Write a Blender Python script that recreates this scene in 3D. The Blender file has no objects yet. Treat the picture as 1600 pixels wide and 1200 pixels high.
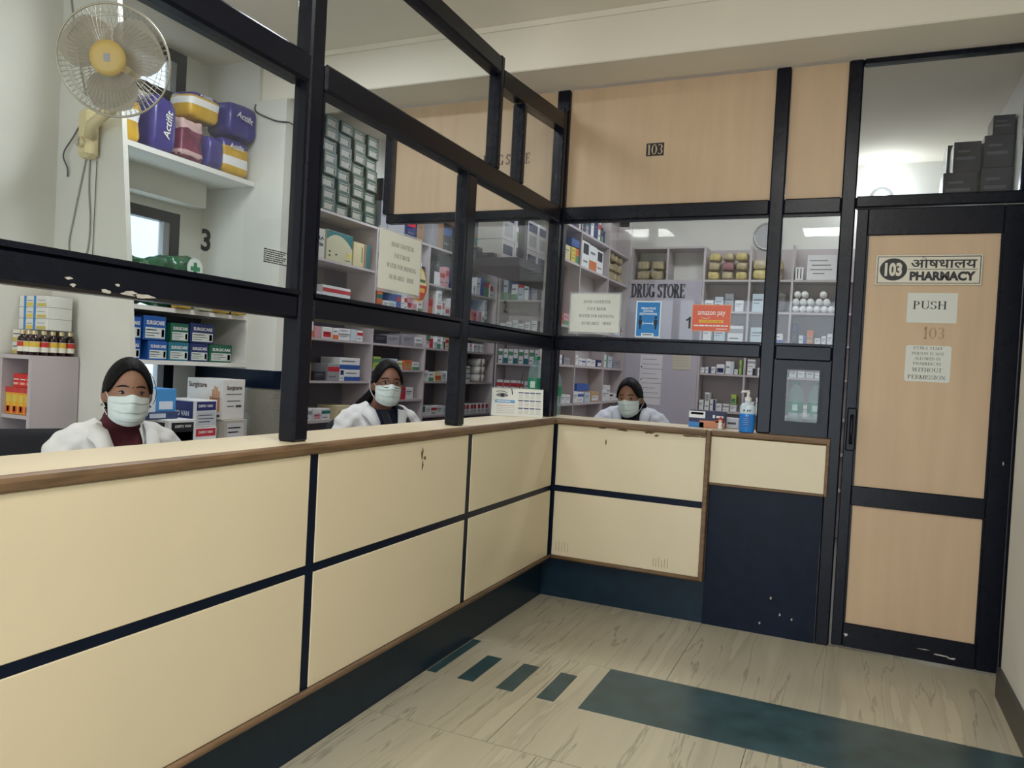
import bpy, bmesh, math, random
from mathutils import Vector, Matrix, Euler
random.seed(7)
sc = bpy.context.scene
C = sc.collection
PI = math.pi

# ------------------------------------------------------------------ camera
cam_data = bpy.data.cameras.new('camera')
cam_data.sensor_fit = 'HORIZONTAL'; cam_data.sensor_width = 36.0
cam_data.lens = 36.0 * 1196.54 / 1600.0
cam_data.clip_start = 0.05; cam_data.clip_end = 100
cam = bpy.data.objects.new('camera', cam_data); C.objects.link(cam)
YAW, PITCH, ROLL = -0.417108512, -0.0206208, 0.053119209
cy, sy, cp, sp = math.cos(YAW), math.sin(YAW), math.cos(PITCH), math.sin(PITCH)
fwd = Vector((sy*cp, cy*cp, sp)); rgt = Vector((cy, -sy, 0)); upv = rgt.cross(fwd)
cr, sr = math.cos(ROLL), math.sin(ROLL)
r2 = rgt*cr + upv*sr; u2 = rgt*(-sr) + upv*cr
M = Matrix((r2, u2, -fwd)).transposed().to_4x4()
M.translation = Vector((1.5795, -4.239, 1.35))
cam.matrix_world = M
sc.camera = cam

# ------------------------------------------------------------------ world, exposure
world = bpy.data.worlds.new('world'); sc.world = world
world.use_nodes = True
bg = world.node_tree.nodes['Background']
bg.inputs[0].default_value = (0.80, 0.90, 1.0, 1); bg.inputs[1].default_value = 4.6
sc.view_settings.view_transform = 'Standard'; sc.view_settings.look = 'None'
sc.view_settings.gamma = 1.0; sc.view_settings.use_curve_mapping = False
sc.view_settings.exposure = 0.0
sc.cycles.transparent_max_bounces = 24
sc.cycles.max_bounces = 10
sc.cycles.diffuse_bounces = 5
sc.cycles.sample_clamp_indirect = 6.0

def area(name, loc, size, power, color, rot=(0, 0, 0), parent=None):
    d = bpy.data.lights.new(name, 'AREA'); d.shape = 'RECTANGLE'
    d.size, d.size_y = size; d.energy = power; d.color = color
    o = bpy.data.objects.new(name, d); C.objects.link(o)
    o.location = loc; o.rotation_euler = rot; o.parent = parent
    return o
# the hall's and the store's ceiling panels (their housings are built further down)
HALL = [(1.2, -2.9), (1.2, -4.4), (1.2, -5.9), (-1.0, -5.7)]
STORE = [(-1.15, -1.35), (-1.2, 1.3), (0.75, 1.55)]
for (x, y) in HALL:
    area('hall_panel_light', (x, y, 3.255), (0.56, 0.56), 25, (1.0, 0.97, 0.92))
for (x, y) in STORE:
    area('store_panel_light', (x, y, 3.255), (0.9, 0.25), 28, (0.90, 0.94, 1.0))

# daylight portal in the glazed entrance behind the camera (guides the sky light in, adds none)
pt = area('entrance_portal', (.2, -7.02, 1.25), (3.0, 2.5), 1, (1, 1, 1), (PI/2, 0, 0))
pt.data.cycles.is_portal = True

# ------------------------------------------------------------------ helpers
def lin(c):
    def f(v):
        v /= 255.0
        return v/12.92 if v <= 0.04045 else ((v+0.055)/1.055)**2.4
    return (f(c[0]), f(c[1]), f(c[2]), 1)
MATS = {}
def mat(name, col, rough=0.6, metal=0.0, var=0.0, scale=20, bump=0.0, spec=0.5, emit=None, estr=0, trans=0.0, alpha=1.0, stretch=None, coat=0.0):
    if name in MATS: return MATS[name]
    m = bpy.data.materials.new(name); m.use_nodes = True
    nt = m.node_tree; b = nt.nodes['Principled BSDF']
    b.inputs['Base Color'].default_value = lin(col); b.inputs['Roughness'].default_value = rough
    b.inputs['Metallic'].default_value = metal; b.inputs['Specular IOR Level'].default_value = spec
    b.inputs['Transmission Weight'].default_value = trans
    b.inputs['Coat Weight'].default_value = coat
    if emit:
        b.inputs['Emission Color'].default_value = lin(emit); b.inputs['Emission Strength'].default_value = estr
    if var or bump:
        tc = nt.nodes.new('ShaderNodeTexCoord'); n = nt.nodes.new('ShaderNodeTexNoise')
        n.inputs['Scale'].default_value = scale; n.inputs['Detail'].default_value = 5
        if stretch:
            mp = nt.nodes.new('ShaderNodeMapping'); mp.inputs['Scale'].default_value = stretch
            nt.links.new(tc.outputs['Object'], mp.inputs[0]); nt.links.new(mp.outputs[0], n.inputs[0])
        else:
            nt.links.new(tc.outputs['Object'], n.inputs[0])
        if var:
            rp = nt.nodes.new('ShaderNodeValToRGB'); l = lin(col)
            rp.color_ramp.elements[0].position = 0.3; rp.color_ramp.elements[1].position = 0.7
            rp.color_ramp.elements[0].color = (l[0]*(1-var), l[1]*(1-var), l[2]*(1-var), 1)
            rp.color_ramp.elements[1].color = (min(1, l[0]*(1+var*.6)), min(1, l[1]*(1+var*.6)), min(1, l[2]*(1+var*.6)), 1)
            nt.links.new(n.outputs['Fac'], rp.inputs[0]); nt.links.new(rp.outputs[0], b.inputs['Base Color'])
        if bump:
            bp = nt.nodes.new('ShaderNodeBump'); bp.inputs['Strength'].default_value = bump; bp.inputs['Distance'].default_value = 0.01
            nt.links.new(n.outputs['Fac'], bp.inputs['Height']); nt.links.new(bp.outputs[0], b.inputs['Normal'])
    MATS[name] = m
    return m
def col(r, g, b, rough=0.55):
    return mat('print_%d_%d_%d_%d' % (r, g, b, int(rough*100)), (r, g, b), rough)

class MB:
    def __init__(s): s.v = []; s.f = []; s.mi = []; s.cur = 0; s.sm = []
    def add(s, vs, fs, smooth=False):
        o = len(s.v); s.v += [tuple(p) for p in vs]
        for f in fs:
            s.f.append(tuple(i+o for i in f)); s.mi.append(s.cur); s.sm.append(smooth)
        return s
    def box(s, x0, x1, y0, y1, z0, z1, mat=None):
        vs = [(x, y, z) for x in (x0, x1) for y in (y0, y1) for z in (z0, z1)]
        if mat is not None: vs = [tuple(mat @ Vector(p)) for p in vs]
        return s.add(vs, [(0, 1, 3, 2), (4, 6, 7, 5), (0, 4, 5, 1), (2, 3, 7, 6), (0, 2, 6, 4), (1, 5, 7, 3)])
    def bbox(s, x0, x1, y0, y1, z0, z1, b=0.004):
        """box with all twelve edges chamfered"""
        b = min(b, (x1-x0)*.45, (y1-y0)*.45, (z1-z0)*.45)
        bm = bmesh.new(); bmesh.ops.create_cube(bm, size=1)
        for v in bm.verts:
            v.co = Vector(((x0+x1)/2+v.co.x*(x1-x0), (y0+y1)/2+v.co.y*(y1-y0), (z0+z1)/2+v.co.z*(z1-z0)))
        bmesh.ops.bevel(bm, geom=bm.edges[:], offset=b, segments=1, affect='EDGES')
        bm.verts.index_update()
        s.add([v.co[:] for v in bm.verts], [[v.index for v in f.verts] for f in bm.faces]); bm.free()
        return s
    def prism(s, pts, y0, y1):
        """outline pts (x,z) counter-clockwise seen from -y, extruded y0..y1"""
        n = len(pts)
        vs = [(p[0], y0, p[1]) for p in pts] + [(p[0], y1, p[1]) for p in pts]
        fs = [tuple(range(n)), tuple(range(2*n-1, n-1, -1))]
        fs += [(i, i+n, (i+1) % n+n, (i+1) % n) for i in range(n)]
        return s.add(vs, fs)
    def tube(s, pts, r, n=8, smooth=True, cap=True):
        pts = [Vector(p) for p in pts]; rs = r if isinstance(r, (list, tuple)) else [r]*len(pts)
        rings = []; prev = None
        for i, p in enumerate(pts):
            t = (pts[min(i+1, len(pts)-1)]-pts[max(i-1, 0)])
            t = t.normalized() if t.length > 1e-9 else Vector((0, 0, 1))
            if prev is None:
                a = Vector((0, 0, 1)) if abs(t.z) < .9 else Vector((1, 0, 0)); u = t.cross(a).normalized()
            else:
                u = (prev - t*prev.dot(t)); u = u.normalized() if u.length > 1e-6 else t.orthogonal().normalized()
            prev = u; w = t.cross(u)
            rings.append([p+(u*math.cos(2*PI*k/n)+w*math.sin(2*PI*k/n))*rs[i] for k in range(n)])
        vs = [q for rg in rings for q in rg]; fs = []
        for i in range(len(rings)-1):
            for k in range(n):
                fs.append((i*n+k, i*n+(k+1) % n, (i+1)*n+(k+1) % n, (i+1)*n+k))
        if cap:
            fs.append(tuple(range(n-1, -1, -1))); fs.append(tuple(range((len(rings)-1)*n, len(rings)*n)))
        return s.add(vs, fs, smooth)
    def ring(s, c, R, r, ax='y', n=40, m=6, a0=0, a1=2*PI, M=None):
        pts = []
        full = abs(a1-a0-2*PI) < 1e-6
        for i in range(n+1):
            a = a0+(a1-a0)*i/n
            q = Vector((R*math.cos(a), 0, R*math.sin(a))) if ax == 'y' else Vector((R*math.cos(a), R*math.sin(a), 0))
            q = q+Vector(c)
            pts.append(M @ q if M else q)
        return s.tube(pts, r, m, cap=not full)
    def lathe(s, prof, c=(0, 0, 0), n=16, smooth=True, sx=1, sy=1):
        vs = []; fs = []; m = len(prof)
        for i in range(n):
            a = 2*PI*i/n
            for (r, z) in prof: vs.append((c[0]+r*math.cos(a)*sx, c[1]+r*math.sin(a)*sy, c[2]+z))
        for i in range(n):
            j = (i+1) % n
            for k in range(m-1): fs.append((i*m+k, j*m+k, j*m+k+1, i*m+k+1))
        s.add(vs, fs, smooth)
        s.add([vs[i*m] for i in range(n)], [tuple(range(n-1, -1, -1))]); s.add([vs[i*m+m-1] for i in range(n)], [tuple(range(n))])
        return s
    def ball(s, c, r, nu=16, nv=10, M=None):
        r = r if isinstance(r, (tuple, list)) else (r, r, r)
        vs = []; fs = []
        for j in range(nv+1):
            th = PI*j/nv
            for i in range(nu):
                a = 2*PI*i/nu
                q = Vector((r[0]*math.sin(th)*math.cos(a), r[1]*math.sin(th)*math.sin(a), r[2]*math.cos(th)))
                if M: q = M @ q
                vs.append(tuple(q+Vector(c)))
        for j in range(nv):
            for i in range(nu):
                a, b = j*nu+i, j*nu+(i+1) % nu
                if j == 0: fs.append((a, a+nu, b+nu))
                elif j == nv-1: fs.append((a, a+nu, b))
                else: fs.append((a, a+nu, b+nu, b))
        return s.add(vs, fs, True)
    def loft(s, rings, smooth=True, cap=True):
        n = len(rings[0]); vs = [tuple(p) for r in rings for p in r]; fs = []
        for i in range(len(rings)-1):
            for k in range(n): fs.append((i*n+k, i*n+(k+1) % n, (i+1)*n+(k+1) % n, (i+1)*n+k))
        if cap: fs += [tuple(range(n-1, -1, -1)), tuple(range((len(rings)-1)*n, len(rings)*n))]
        return s.add(vs, fs, smooth)
    def xf(s, M):
        s.v = [tuple(M @ Vector(p)) for p in s.v]; return s
    def mesh(s, name, mats):
        me = bpy.data.meshes.new(name); me.from_pydata(s.v, [], s.f)
        for m in (mats if isinstance(mats, (list, tuple)) else [mats]): me.materials.append(m)
        me.polygons.foreach_set('material_index', s.mi); me.polygons.foreach_set('use_smooth', s.sm)
        bm = bmesh.new(); bm.from_mesh(me); bmesh.ops.recalc_face_normals(bm, faces=bm.faces[:]); bm.to_mesh(me); bm.free()
        me.update(); return me
    def build(s, name, mats, parent=None, **k):
        return link(name, s.mesh(name, mats), parent, **k)

def link(name, me, parent=None, loc=None, rz=None, label=None, cat=None, group=None, kind=None):
    o = bpy.data.objects.new(name, me); C.objects.link(o)
    if parent is not None: o.parent = parent
    if loc is not None: o.location = loc
    if rz is not None: o.rotation_euler = (0, 0, rz)
    return tag(o, label, cat, group, kind)
def tag(o, label=None, cat=None, group=None, kind=None):
    if label: o['label'] = label
    if cat: o['category'] = cat
    if group: o['group'] = group
    if kind: o['kind'] = kind
    return o
def thing(name, label, cat, loc=(0, 0, 0), rz=0, group=None, kind=None):
    o = bpy.data.objects.new(name, None); C.objects.link(o)
    o.location = loc; o.rotation_euler = (0, 0, rz); o.empty_display_size = 0.05
    return tag(o, label, cat, group, kind)

# ------------------------------------------------------------------ lettering
def sans(s, bold=0.0):
    c = bpy.data.curves.new('t', 'FONT'); c.body = s; c.size = 1; c.offset = bold; c.resolution_u = 3
    o = bpy.data.objects.new('t', c); me = o.to_mesh()
    vs = [(v.co.x, v.co.y) for v in me.vertices]; fs = [tuple(p.vertices) for p in me.polygons]
    o.to_mesh_clear(); bpy.data.objects.remove(o); bpy.data.curves.remove(c)
    return vs, fs
TK, TN = 0.15, 0.055           # thick and thin strokes of the roman letters
def _v(x, y0=0, y1=1, sb=1, st=1):
    r = [[(x-TK/2, y0), (x+TK/2, y0), (x+TK/2, y1), (x-TK/2, y1)]]
    if sb: r.append([(x-.15, y0), (x+.15, y0), (x+.15, y0+TN), (x-.15, y0+TN)])
    if st: r.append([(x-.15, y1-TN), (x+.15, y1-TN), (x+.15, y1), (x-.15, y1)])
    return r
def _h(y, x0, x1): return [[(x0, y-TN/2), (x1, y-TN/2), (x1, y+TN/2), (x0, y+TN/2)]]
def _d(x0, y0, x1, y1, t): return [[(x0-t/2, y0), (x0+t/2, y0), (x1+t/2, y1), (x1-t/2, y1)]]
def _sf(x, y): return [[(x-.13, y), (x+.13, y), (x+.13, y+TN), (x-.13, y+TN)]]
def _a(cx, cy_, rx, ry, a0, a1, n=10):
    q = []
    for i in range(n):
        p = []
        for k in (i, i+1):
            a = math.radians(a0+(a1-a0)*k/n); t = TN+(TK-TN)*abs(math.cos(a))**1.5
            for sgn in (1, -1): p.append((cx+(rx+sgn*t/2)*math.cos(a), cy_+(ry+sgn*TN/2)*math.sin(a)))
        q.append([p[0], p[2], p[3], p[1]])
    return q
GL = {
 'A': (.86, _d(.12, 0, .43, 1, TN)+_d(.74, 0, .43, 1, TK)+_h(.33, .22, .64)+_sf(.12, 0)+_sf(.74, 0)),
 'B': (.76, _v(.2)+_a(.3, .75, .24, .225, -90, 90)+_a(.32, .26, .28, .235, -90, 90)+_h(.515, .2, .35)+_h(.97, .2, .32)+_h(.03, .2, .34)),
 'C': (.80, _a(.44, .5, .33, .47, 50, 310, 14)+_d(.68, .68, .68, .98, TN)),
 'D': (.84, _v(.2)+_a(.34, .5, .35, .47, -90, 90, 12)+_h(.97, .2, .36)+_h(.03, .2, .36)),
 'E': (.74, _v(.2)+_h(.97, .2, .64)+_h(.52, .2, .5)+_h(.03, .2, .66)+_d(.65, .75, .65, 1, TN)+_d(.67, 0, .67, .25, TN)+_d(.5, .42, .5, .62, TN)),
 'F': (.70, _v(.2)+_h(.97, .2, .64)+_h(.5, .2, .5)+_d(.65, .75, .65, 1, TN)+_d(.5, .4, .5, .6, TN)),
 'G': (.86, _a(.44, .5, .33, .47, 50, 330, 14)+_d(.68, .7, .68, .98, TN)+_v(.7, .03, .42, 0, 1)),
 'H': (.92, _v(.2)+_v(.72)+_h(.52, .2, .72)),
 'I': (.44, _v(.22)),
 'K': (.86, _v(.2)+_d(.25, .4, .7, 1, TN)+_d(.74, 0, .38, .6, TK)+_sf(.7, .945)+_sf(.72, 0)),
 'L': (.72, _v(.2)+_h(.03, .2, .64)+_d(.65, 0, .65, .28, TN)),
 'M': (1.06, _v(.16, 0, 1, 1, 1)+_v(.9)+_d(.53, 0, .16, 1, TK)+_d(.53, 0, .9, 1, TN)),
 'N': (.92, _d(.18, 0, .18, 1, TN)+_d(.74, 0, .74, 1, TN)+_d(.72, 0, .2, 1, TK)+_sf(.18, 0)+_sf(.16, .945)+_sf(.74, .945)),
 'O': (.88, _a(.44, .5, .34, .47, 0, 360, 20)),
 'P': (.74, _v(.2)+_a(.32, .73, .27, .24, -90, 90)+_h(.97, .2, .34)+_h(.49, .2, .34)),
 'R': (.84, _v(.2)+_a(.32, .74, .27, .23, -90, 90)+_h(.97, .2, .34)+_h(.51, .2, .34)+_d(.7, 0, .4, .5, TK)+_sf(.72, 0)),
 'S': (.66, _a(.33, .74, .2, .23, 20, 250)+_a(.33, .27, .22, .24, -160, 90)+_d(.55, .72, .55, .97, TN)+_d(.1, .03, .1, .28, TN)),
 'T': (.76, _v(.38, 0, 1, 1, 0)+_h(.97, .08, .68)+_d(.09, .74, .09, 1, TN)+_d(.67, .74, .67, 1, TN)),
 'U': (.88, _v(.2, .3, 1, 0, 1)+_d(.72, .32, .72, 1, TN)+_sf(.72, .945)+_a(.46, .32, .26, .29, 180, 360)),
 'V': (.84, _d(.42, 0, .12, 1, TK)+_d(.42, 0, .72, 1, TN)+_sf(.14, .945)+_sf(.72, .945)),
 'W': (1.16, _d(.34, 0, .12, 1, TK)+_d(.34, 0, .58, 1, TN)+_d(.8, 0, .58, 1, TK)+_d(.8, 0, 1.02, 1, TN)+_sf(.12, .945)+_sf(1.02, .945)),
 'X': (.84, _d(.74, 0, .14, 1, TK)+_d(.12, 0, .7, 1, TN)+_sf(.14, .945)+_sf(.7, .945)+_sf(.12, 0)+_sf(.74, 0)),
 'Y': (.80, _v(.4, 0, .5, 1, 0)+_d(.4, .45, .12, 1, TK)+_d(.4, .45, .68, 1, TN)+_sf(.14, .945)+_sf(.68, .945)),
 'Z': (.74, _h(.97, .1, .64)+_h(.03, .08, .66)+_d(.14, 0, .6, 1, TK)+_d(.11, .78, .11, 1, TN)+_d(.65, 0, .65, .22, TN)),
 '1': (.5, _v(.26)+_d(.12, .78, .24, .98, TN)),
 '0': (.7, _a(.35, .5, .24, .47, 0, 360, 18)),
 '3': (.64, _a(.3, .74, .2, .23, -80, 150)+_a(.3, .27, .22, .24, -150, 85)),
 ' ': (.42, []),
}
def roman(s):
    vs, fs, x = [], [], 0
    for ch in s:
        w, polys = GL.get(ch, GL[' '])
        for p in polys:
            o = len(vs); vs += [(x+q[0], q[1]) for q in p]; fs.append(tuple(range(o, o+len(p))))
        x += w
    return vs, fs
def letters(s, cx, cz, w=None, h=None, font='sans', bold=0.0, parent=None, m=None, y=-0.0012, name='lettering', rot=0.0, slant=0.0):
    vs, fs = roman(s) if font == 'roman' else sans(s, bold)
    x0, x1 = min(v[0] for v in vs), max(v[0] for v in vs); z0, z1 = min(v[1] for v in vs), max(v[1] for v in vs)
    sx = w/(x1-x0) if w else None; sz = h/(z1-z0) if h else None
    sx = sx or sz; sz = sz or sx
    c, s_ = math.cos(rot), math.sin(rot); out = []
    for (a, b) in vs:
        p, q = (a-(x0+x1)/2)*sx, (b-(z0+z1)/2)*sz
        p += slant*q
        out.append((cx+p*c-q*s_, y, cz+p*s_+q*c))
    me = bpy.data.meshes.new(name); me.from_pydata(out, [], fs); me.materials.append(m or MATS['ink'])
    return link(name, me, parent)

# ------------------------------------------------------------------ special materials
def nodes(m): return m.node_tree.nodes, m.node_tree.links
def glass_mat():
    m = bpy.data.materials.new('dusty_glass'); m.use_nodes = True; n, l = nodes(m); n.clear()
    out = n.new('ShaderNodeOutputMaterial'); tr = n.new('ShaderNodeBsdfTransparent'); gl = n.new('ShaderNodeBsdfGlossy')
    df = n.new('ShaderNodeBsdfDiffuse'); lw = n.new('ShaderNodeLayerWeight'); fr = n.new('ShaderNodeMath'); m1 = n.new('ShaderNodeMixShader'); m2 = n.new('ShaderNodeMixShader')
    tr.inputs[0].default_value = (.93, .95, .95, 1); gl.inputs['Roughness'].default_value = 0.02; lw.inputs[0].default_value = .5; fr.operation = 'MULTIPLY_ADD'; fr.inputs[1].default_value = .8; fr.inputs[2].default_value = .025; pw = n.new('ShaderNodeMath'); pw.operation = 'POWER'; pw.inputs[1].default_value = 5.0; l.new(lw.outputs['Facing'], pw.inputs[0]); l.new(pw.outputs[0], fr.inputs[0])
    df.inputs[0].default_value = (.8, .82, .82, 1)
    tc = n.new('ShaderNodeTexCoord'); nz = n.new('ShaderNodeTexNoise'); nz.inputs['Scale'].default_value = 2.5; nz.inputs['Detail'].default_value = 8
    mr = n.new('ShaderNodeMapRange'); mr.inputs[1].default_value = .35; mr.inputs[2].default_value = .8; mr.inputs[3].default_value = .003; mr.inputs[4].default_value = .028
    l.new(tc.outputs['Object'], nz.inputs[0]); l.new(nz.outputs['Fac'], mr.inputs[0])
    l.new(mr.outputs[0], m1.inputs[0]); l.new(tr.outputs[0], m1.inputs[1]); l.new(df.outputs[0], m1.inputs[2])
    l.new(fr.outputs[0], m2.inputs[0]); l.new(m1.outputs[0], m2.inputs[1]); l.new(gl.outputs[0], m2.inputs[2])
    l.new(m2.outputs[0], out.inputs[0]); return m
GLASS = glass_mat()
def clear_plastic(name, c, k=.75):
    m = bpy.data.materials.new(name); m.use_nodes = True; n, l = nodes(m); n.clear()
    out = n.new('ShaderNodeOutputMaterial'); tr = n.new('ShaderNodeBsdfTransparent'); p = n.new('ShaderNodeBsdfPrincipled'); mx = n.new('ShaderNodeMixShader')
    p.inputs['Base Color'].default_value = lin(c); p.inputs['Roughness'].default_value = .12
    tr.inputs[0].default_value = (min(1, lin(c)[0]*.4+.6), min(1, lin(c)[1]*.4+.6), min(1, lin(c)[2]*.4+.6), 1)
    mx.inputs[0].default_value = 1-k; l.new(tr.outputs[0], mx.inputs[1]); l.new(p.outputs[0], mx.inputs[2]); l.new(mx.outputs[0], out.inputs[0])
    return m
PET = clear_plastic('clear_bottle_plastic', (190, 220, 216), .80)
FILM = clear_plastic('clear_wrap_film', (225, 228, 230), .72)

def marble(name, base, vein, dirx=False, dark=False):
    m = bpy.data.materials.new(name); m.use_nodes = True; n, l = nodes(m); b = n['Principled BSDF']
    geo = n.new('ShaderNodeNewGeometry'); mp = n.new('ShaderNodeMapping'); oi = n.new('ShaderNodeObjectInfo')
    mp.inputs['Rotation'].default_value = (0, 0, 0.12); mp.inputs['Scale'].default_value = (1, .06, 1)
    ad = n.new('ShaderNodeVectorMath'); ad.operation = 'MULTIPLY_ADD'; ad.inputs[1].default_value = (0, 0, 0)
    cmb = n.new('ShaderNodeCombineXYZ'); l.new(oi.outputs['Random'], cmb.inputs[1]); 
    sc_ = n.new('ShaderNodeVectorMath'); sc_.operation = 'SCALE'; sc_.inputs['Scale'].default_value = 3.0
    l.new(cmb.outputs[0], sc_.inputs[0]); add = n.new('ShaderNodeVectorMath'); add.operation = 'ADD'
    l.new(geo.outputs['Position'], mp.inputs[0]); l.new(mp.outputs[0], add.inputs[0]); l.new(sc_.outputs[0], add.inputs[1])
    nz = n.new('ShaderNodeTexNoise'); nz.inputs['Scale'].default_value = 6.5; nz.inputs['Detail'].default_value = 6; nz.inputs['Roughness'].default_value = .55; nz.inputs['Distortion'].default_value = .25
    l.new(add.outputs[0], nz.inputs[0])
    rp = n.new('ShaderNodeValToRGB'); e = rp.color_ramp.elements
    e[0].position = .30; e[0].color = lin(base); e[1].position = .72; e[1].color = lin(base)
    a = lin(base); v = lin(vein)
    for pos, k in ((.40, .18), (.488, .12), (.5, .6), (.512, .12), (.58, .2), (.615, .3), (.625, .05)):
        x = e.new(pos); x.color = tuple(a[i]*(1-k)+v[i]*k for i in range(3))+(1,)
    l.new(nz.outputs['Fac'], rp.inputs[0]); l.new(rp.outputs[0], b.inputs['Base Color'])
    b.inputs['Roughness'].default_value = .22 if not dark else .3
    return m
MARBLE = marble('beige_marble', (194, 186, 164), (122, 118, 104))
SLATE = mat('green_slate', (54, 80, 86), .3, var=.3, scale=9)
CREAM = mat('cream_laminate', (222, 209, 180), .38, var=.02, scale=3)
RIMW = mat('worn_wood_edge', (118, 92, 66), .5, var=.35, scale=6, stretch=(1, 1, 8))
NAVY = mat('navy_laminate', (10, 22, 42), .36, var=.25, scale=14, spec=.16)
PLINTH = mat('plinth_laminate', (22, 42, 58), .34, var=.2, scale=14, spec=.25)
def paint():
    m = mat('black_paint', (14, 17, 29), .27, var=.2, scale=25, bump=.06, spec=.24)
    n, l = nodes(m); b = n['Principled BSDF']
    tc = n.new('ShaderNodeTexCoord'); nz = n.new('ShaderNodeTexNoise'); nz.inputs['Scale'].default_value = 9; nz.inputs['Detail'].default_value = 9; nz.inputs['Roughness'].default_value = .75
    st = n.new('ShaderNodeMapRange'); st.inputs[1].default_value = .735; st.inputs[2].default_value = .75
    mx = n.new('ShaderNodeMix'); mx.data_type = 'RGBA'; old = b.inputs['Base Color'].links[0].from_socket
    l.new(tc.outputs['Object'], nz.inputs[0]); l.new(nz.outputs['Fac'], st.inputs[0]); l.new(st.outputs[0], mx.inputs[0])
    l.new(old, mx.inputs[6]); mx.inputs[7].default_value = lin((165, 160, 155)); l.new(mx.outputs[2], b.inputs['Base Color'])
    return m
BLACK = paint()
PLY = mat('birch_ply', (200, 172, 140), .5, var=.07, scale=3, stretch=(6, 6, .5))
PLASTER = mat('white_plaster', (214, 212, 202), .85, var=.05, scale=2.5, bump=.05)
CEIL = mat('ceiling_paint', (228, 220, 204), .9, var=.02, scale=2)
SHELF = mat('mauve_laminate', (188, 178, 180), .5, var=.03, scale=5)
WHITE = mat('white_paint', (225, 223, 216), .6, var=.03, scale=4)
MAUVE = mat('mauve_wall', (182, 176, 188), .8, var=.03, scale=3)
INK = mat('ink', (24, 24, 28), .5)
PAPER = mat('paper', (214, 216, 208), .7)
STEEL = mat('steel', (170, 170, 172), .3, metal=1)
GREYPL = mat('grey_metal', (150, 152, 155), .45)

# ------------------------------------------------------------------ floor, walls, ceiling
fl = thing('floor', None, None, kind='structure')
MB().box(-2.8, 2.9, -7.2, 3.9, -.12, -.02).build('floor_bed', mat('mortar', (78, 70, 60), .9), fl)
xs = [-.065, .648, 1.30, 1.95, 2.40]
ys = [.115, -.847, -1.75, -2.66, -3.57, -4.5, -5.5, -7.0]
tile_i = 0
for j in range(len(ys)-1):
    cuts = [-.065, .45, 1.3, 2.40] if j % 2 else [-.065, .648, 1.5, 2.40]
    if j == 0: cuts = [-.065, .9, 2.40]
    for i in range(len(cuts)-1):
        MB().box(cuts[i]+.0012, cuts[i+1]-.0012, ys[j+1]+.0022, ys[j]-.0022, -.02, 0).build('tile', MARBLE, fl)
for (x0, x1, y0, y1) in ((.648, 2.40, -1.316, -.852), (.094, .171, -1.306, -1.001), (.28, .357, -1.311, -1.003), (.465, .542, -1.311, -1.010), (-.060, -.013, -1.304, -.848)):
    MB().bbox(x0, x1, y0, y1, -.018, .0012, .0006).build('inlay_slab', SLATE, fl)
MB().box(-2.75, -.07, -7.0, 3.9, -.02, -.001).build('store_screed', mat('grey_screed', (128, 124, 118), .6, var=.08, scale=4), fl)
MB().box(-.07, 2.75, .117, 3.9, -.02, -.001).build('store_screed', MATS['grey_screed'], fl)

S = dict(kind='structure')
MB().box(-2.8, 2.9, -7.2, 3.9, 3.295, 3.45).build('ceiling', CEIL, **S)
# concrete beam that carries the partition line
bm_ = thing('trim_1', None, None, kind='structure')
MB().bbox(-2.10, 2.42, -.28, .035, 3.022, 3.294, .006).build('concrete_beam', CEIL, bm_)
MB().box(-2.10, 2.3, -.292, -.281, 3.262, 3.294).build('cornice_strip', CEIL, bm_)
MB().box(2.26, 2.5, -7.0, -.22, 0, 3.295).build('wall_right', PLASTER, **S)
MB().box(2.345, 2.5, -.22, .05, 0, 3.295).build('wall_reveal', PLASTER, **S)
MB().box(2.243, 2.26, -7.0, -.22, 0, .13).build('baseboard_right', mat('dark_skirting', (60, 58, 56), .4), **S)
MB().box(2.42, 2.6, .125, 3.0, 0, 3.295).build('wall_store_right', WHITE, **S)
MB().box(-.62, 2.6, 3.16, 3.3, 0, 3.295).build('wall_far', WHITE, **S)
MB().box(-.42, .272, 2.9, 3.16, 0, 2.236).build('wall_far_panel', MAUVE, **S)
MB().box(-2.6, -.5, 3.74, 3.86, 0, 3.295).build('wall_alcove', WHITE, **S)
MB().box(-.62, -.52, 3.16, 3.74, 0, 3.295).build('wall_alcove_side', WHITE, **S)
MB().box(-2.5, -2.36, .035, 3.74, 0, 3.295).build('wall_store_left', WHITE, **S)
MB().box(-2.4, -2.2, -7.0, -1.6, 0, 3.295).build('wall_left', PLASTER, **S)
# hall end wall, wide glazed entrance behind the camera
w = thing('wall_entrance', None, None, kind='structure')
MB().box(-2.4, -1.3, -7.1, -7.0, 0, 3.295).build('pier', PLASTER, w)
MB().box(1.7, 2.5, -7.1, -7.0, 0, 3.295).build('pier', PLASTER, w)
MB().box(-1.3, 1.7, -7.1, -7.0, 2.5, 3.295).build('lintel', PLASTER, w)
# pier that carries the fan: its edge leans
def lean(z): return -1.61-.113*(z-1.29)
MB().prism([(-2.2, 0), (lean(0), 0), (lean(3.29), 3.29), (-2.2, 3.29)], -1.6, -1.572).build('wall_fan_pier', PLASTER, **S)
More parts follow.
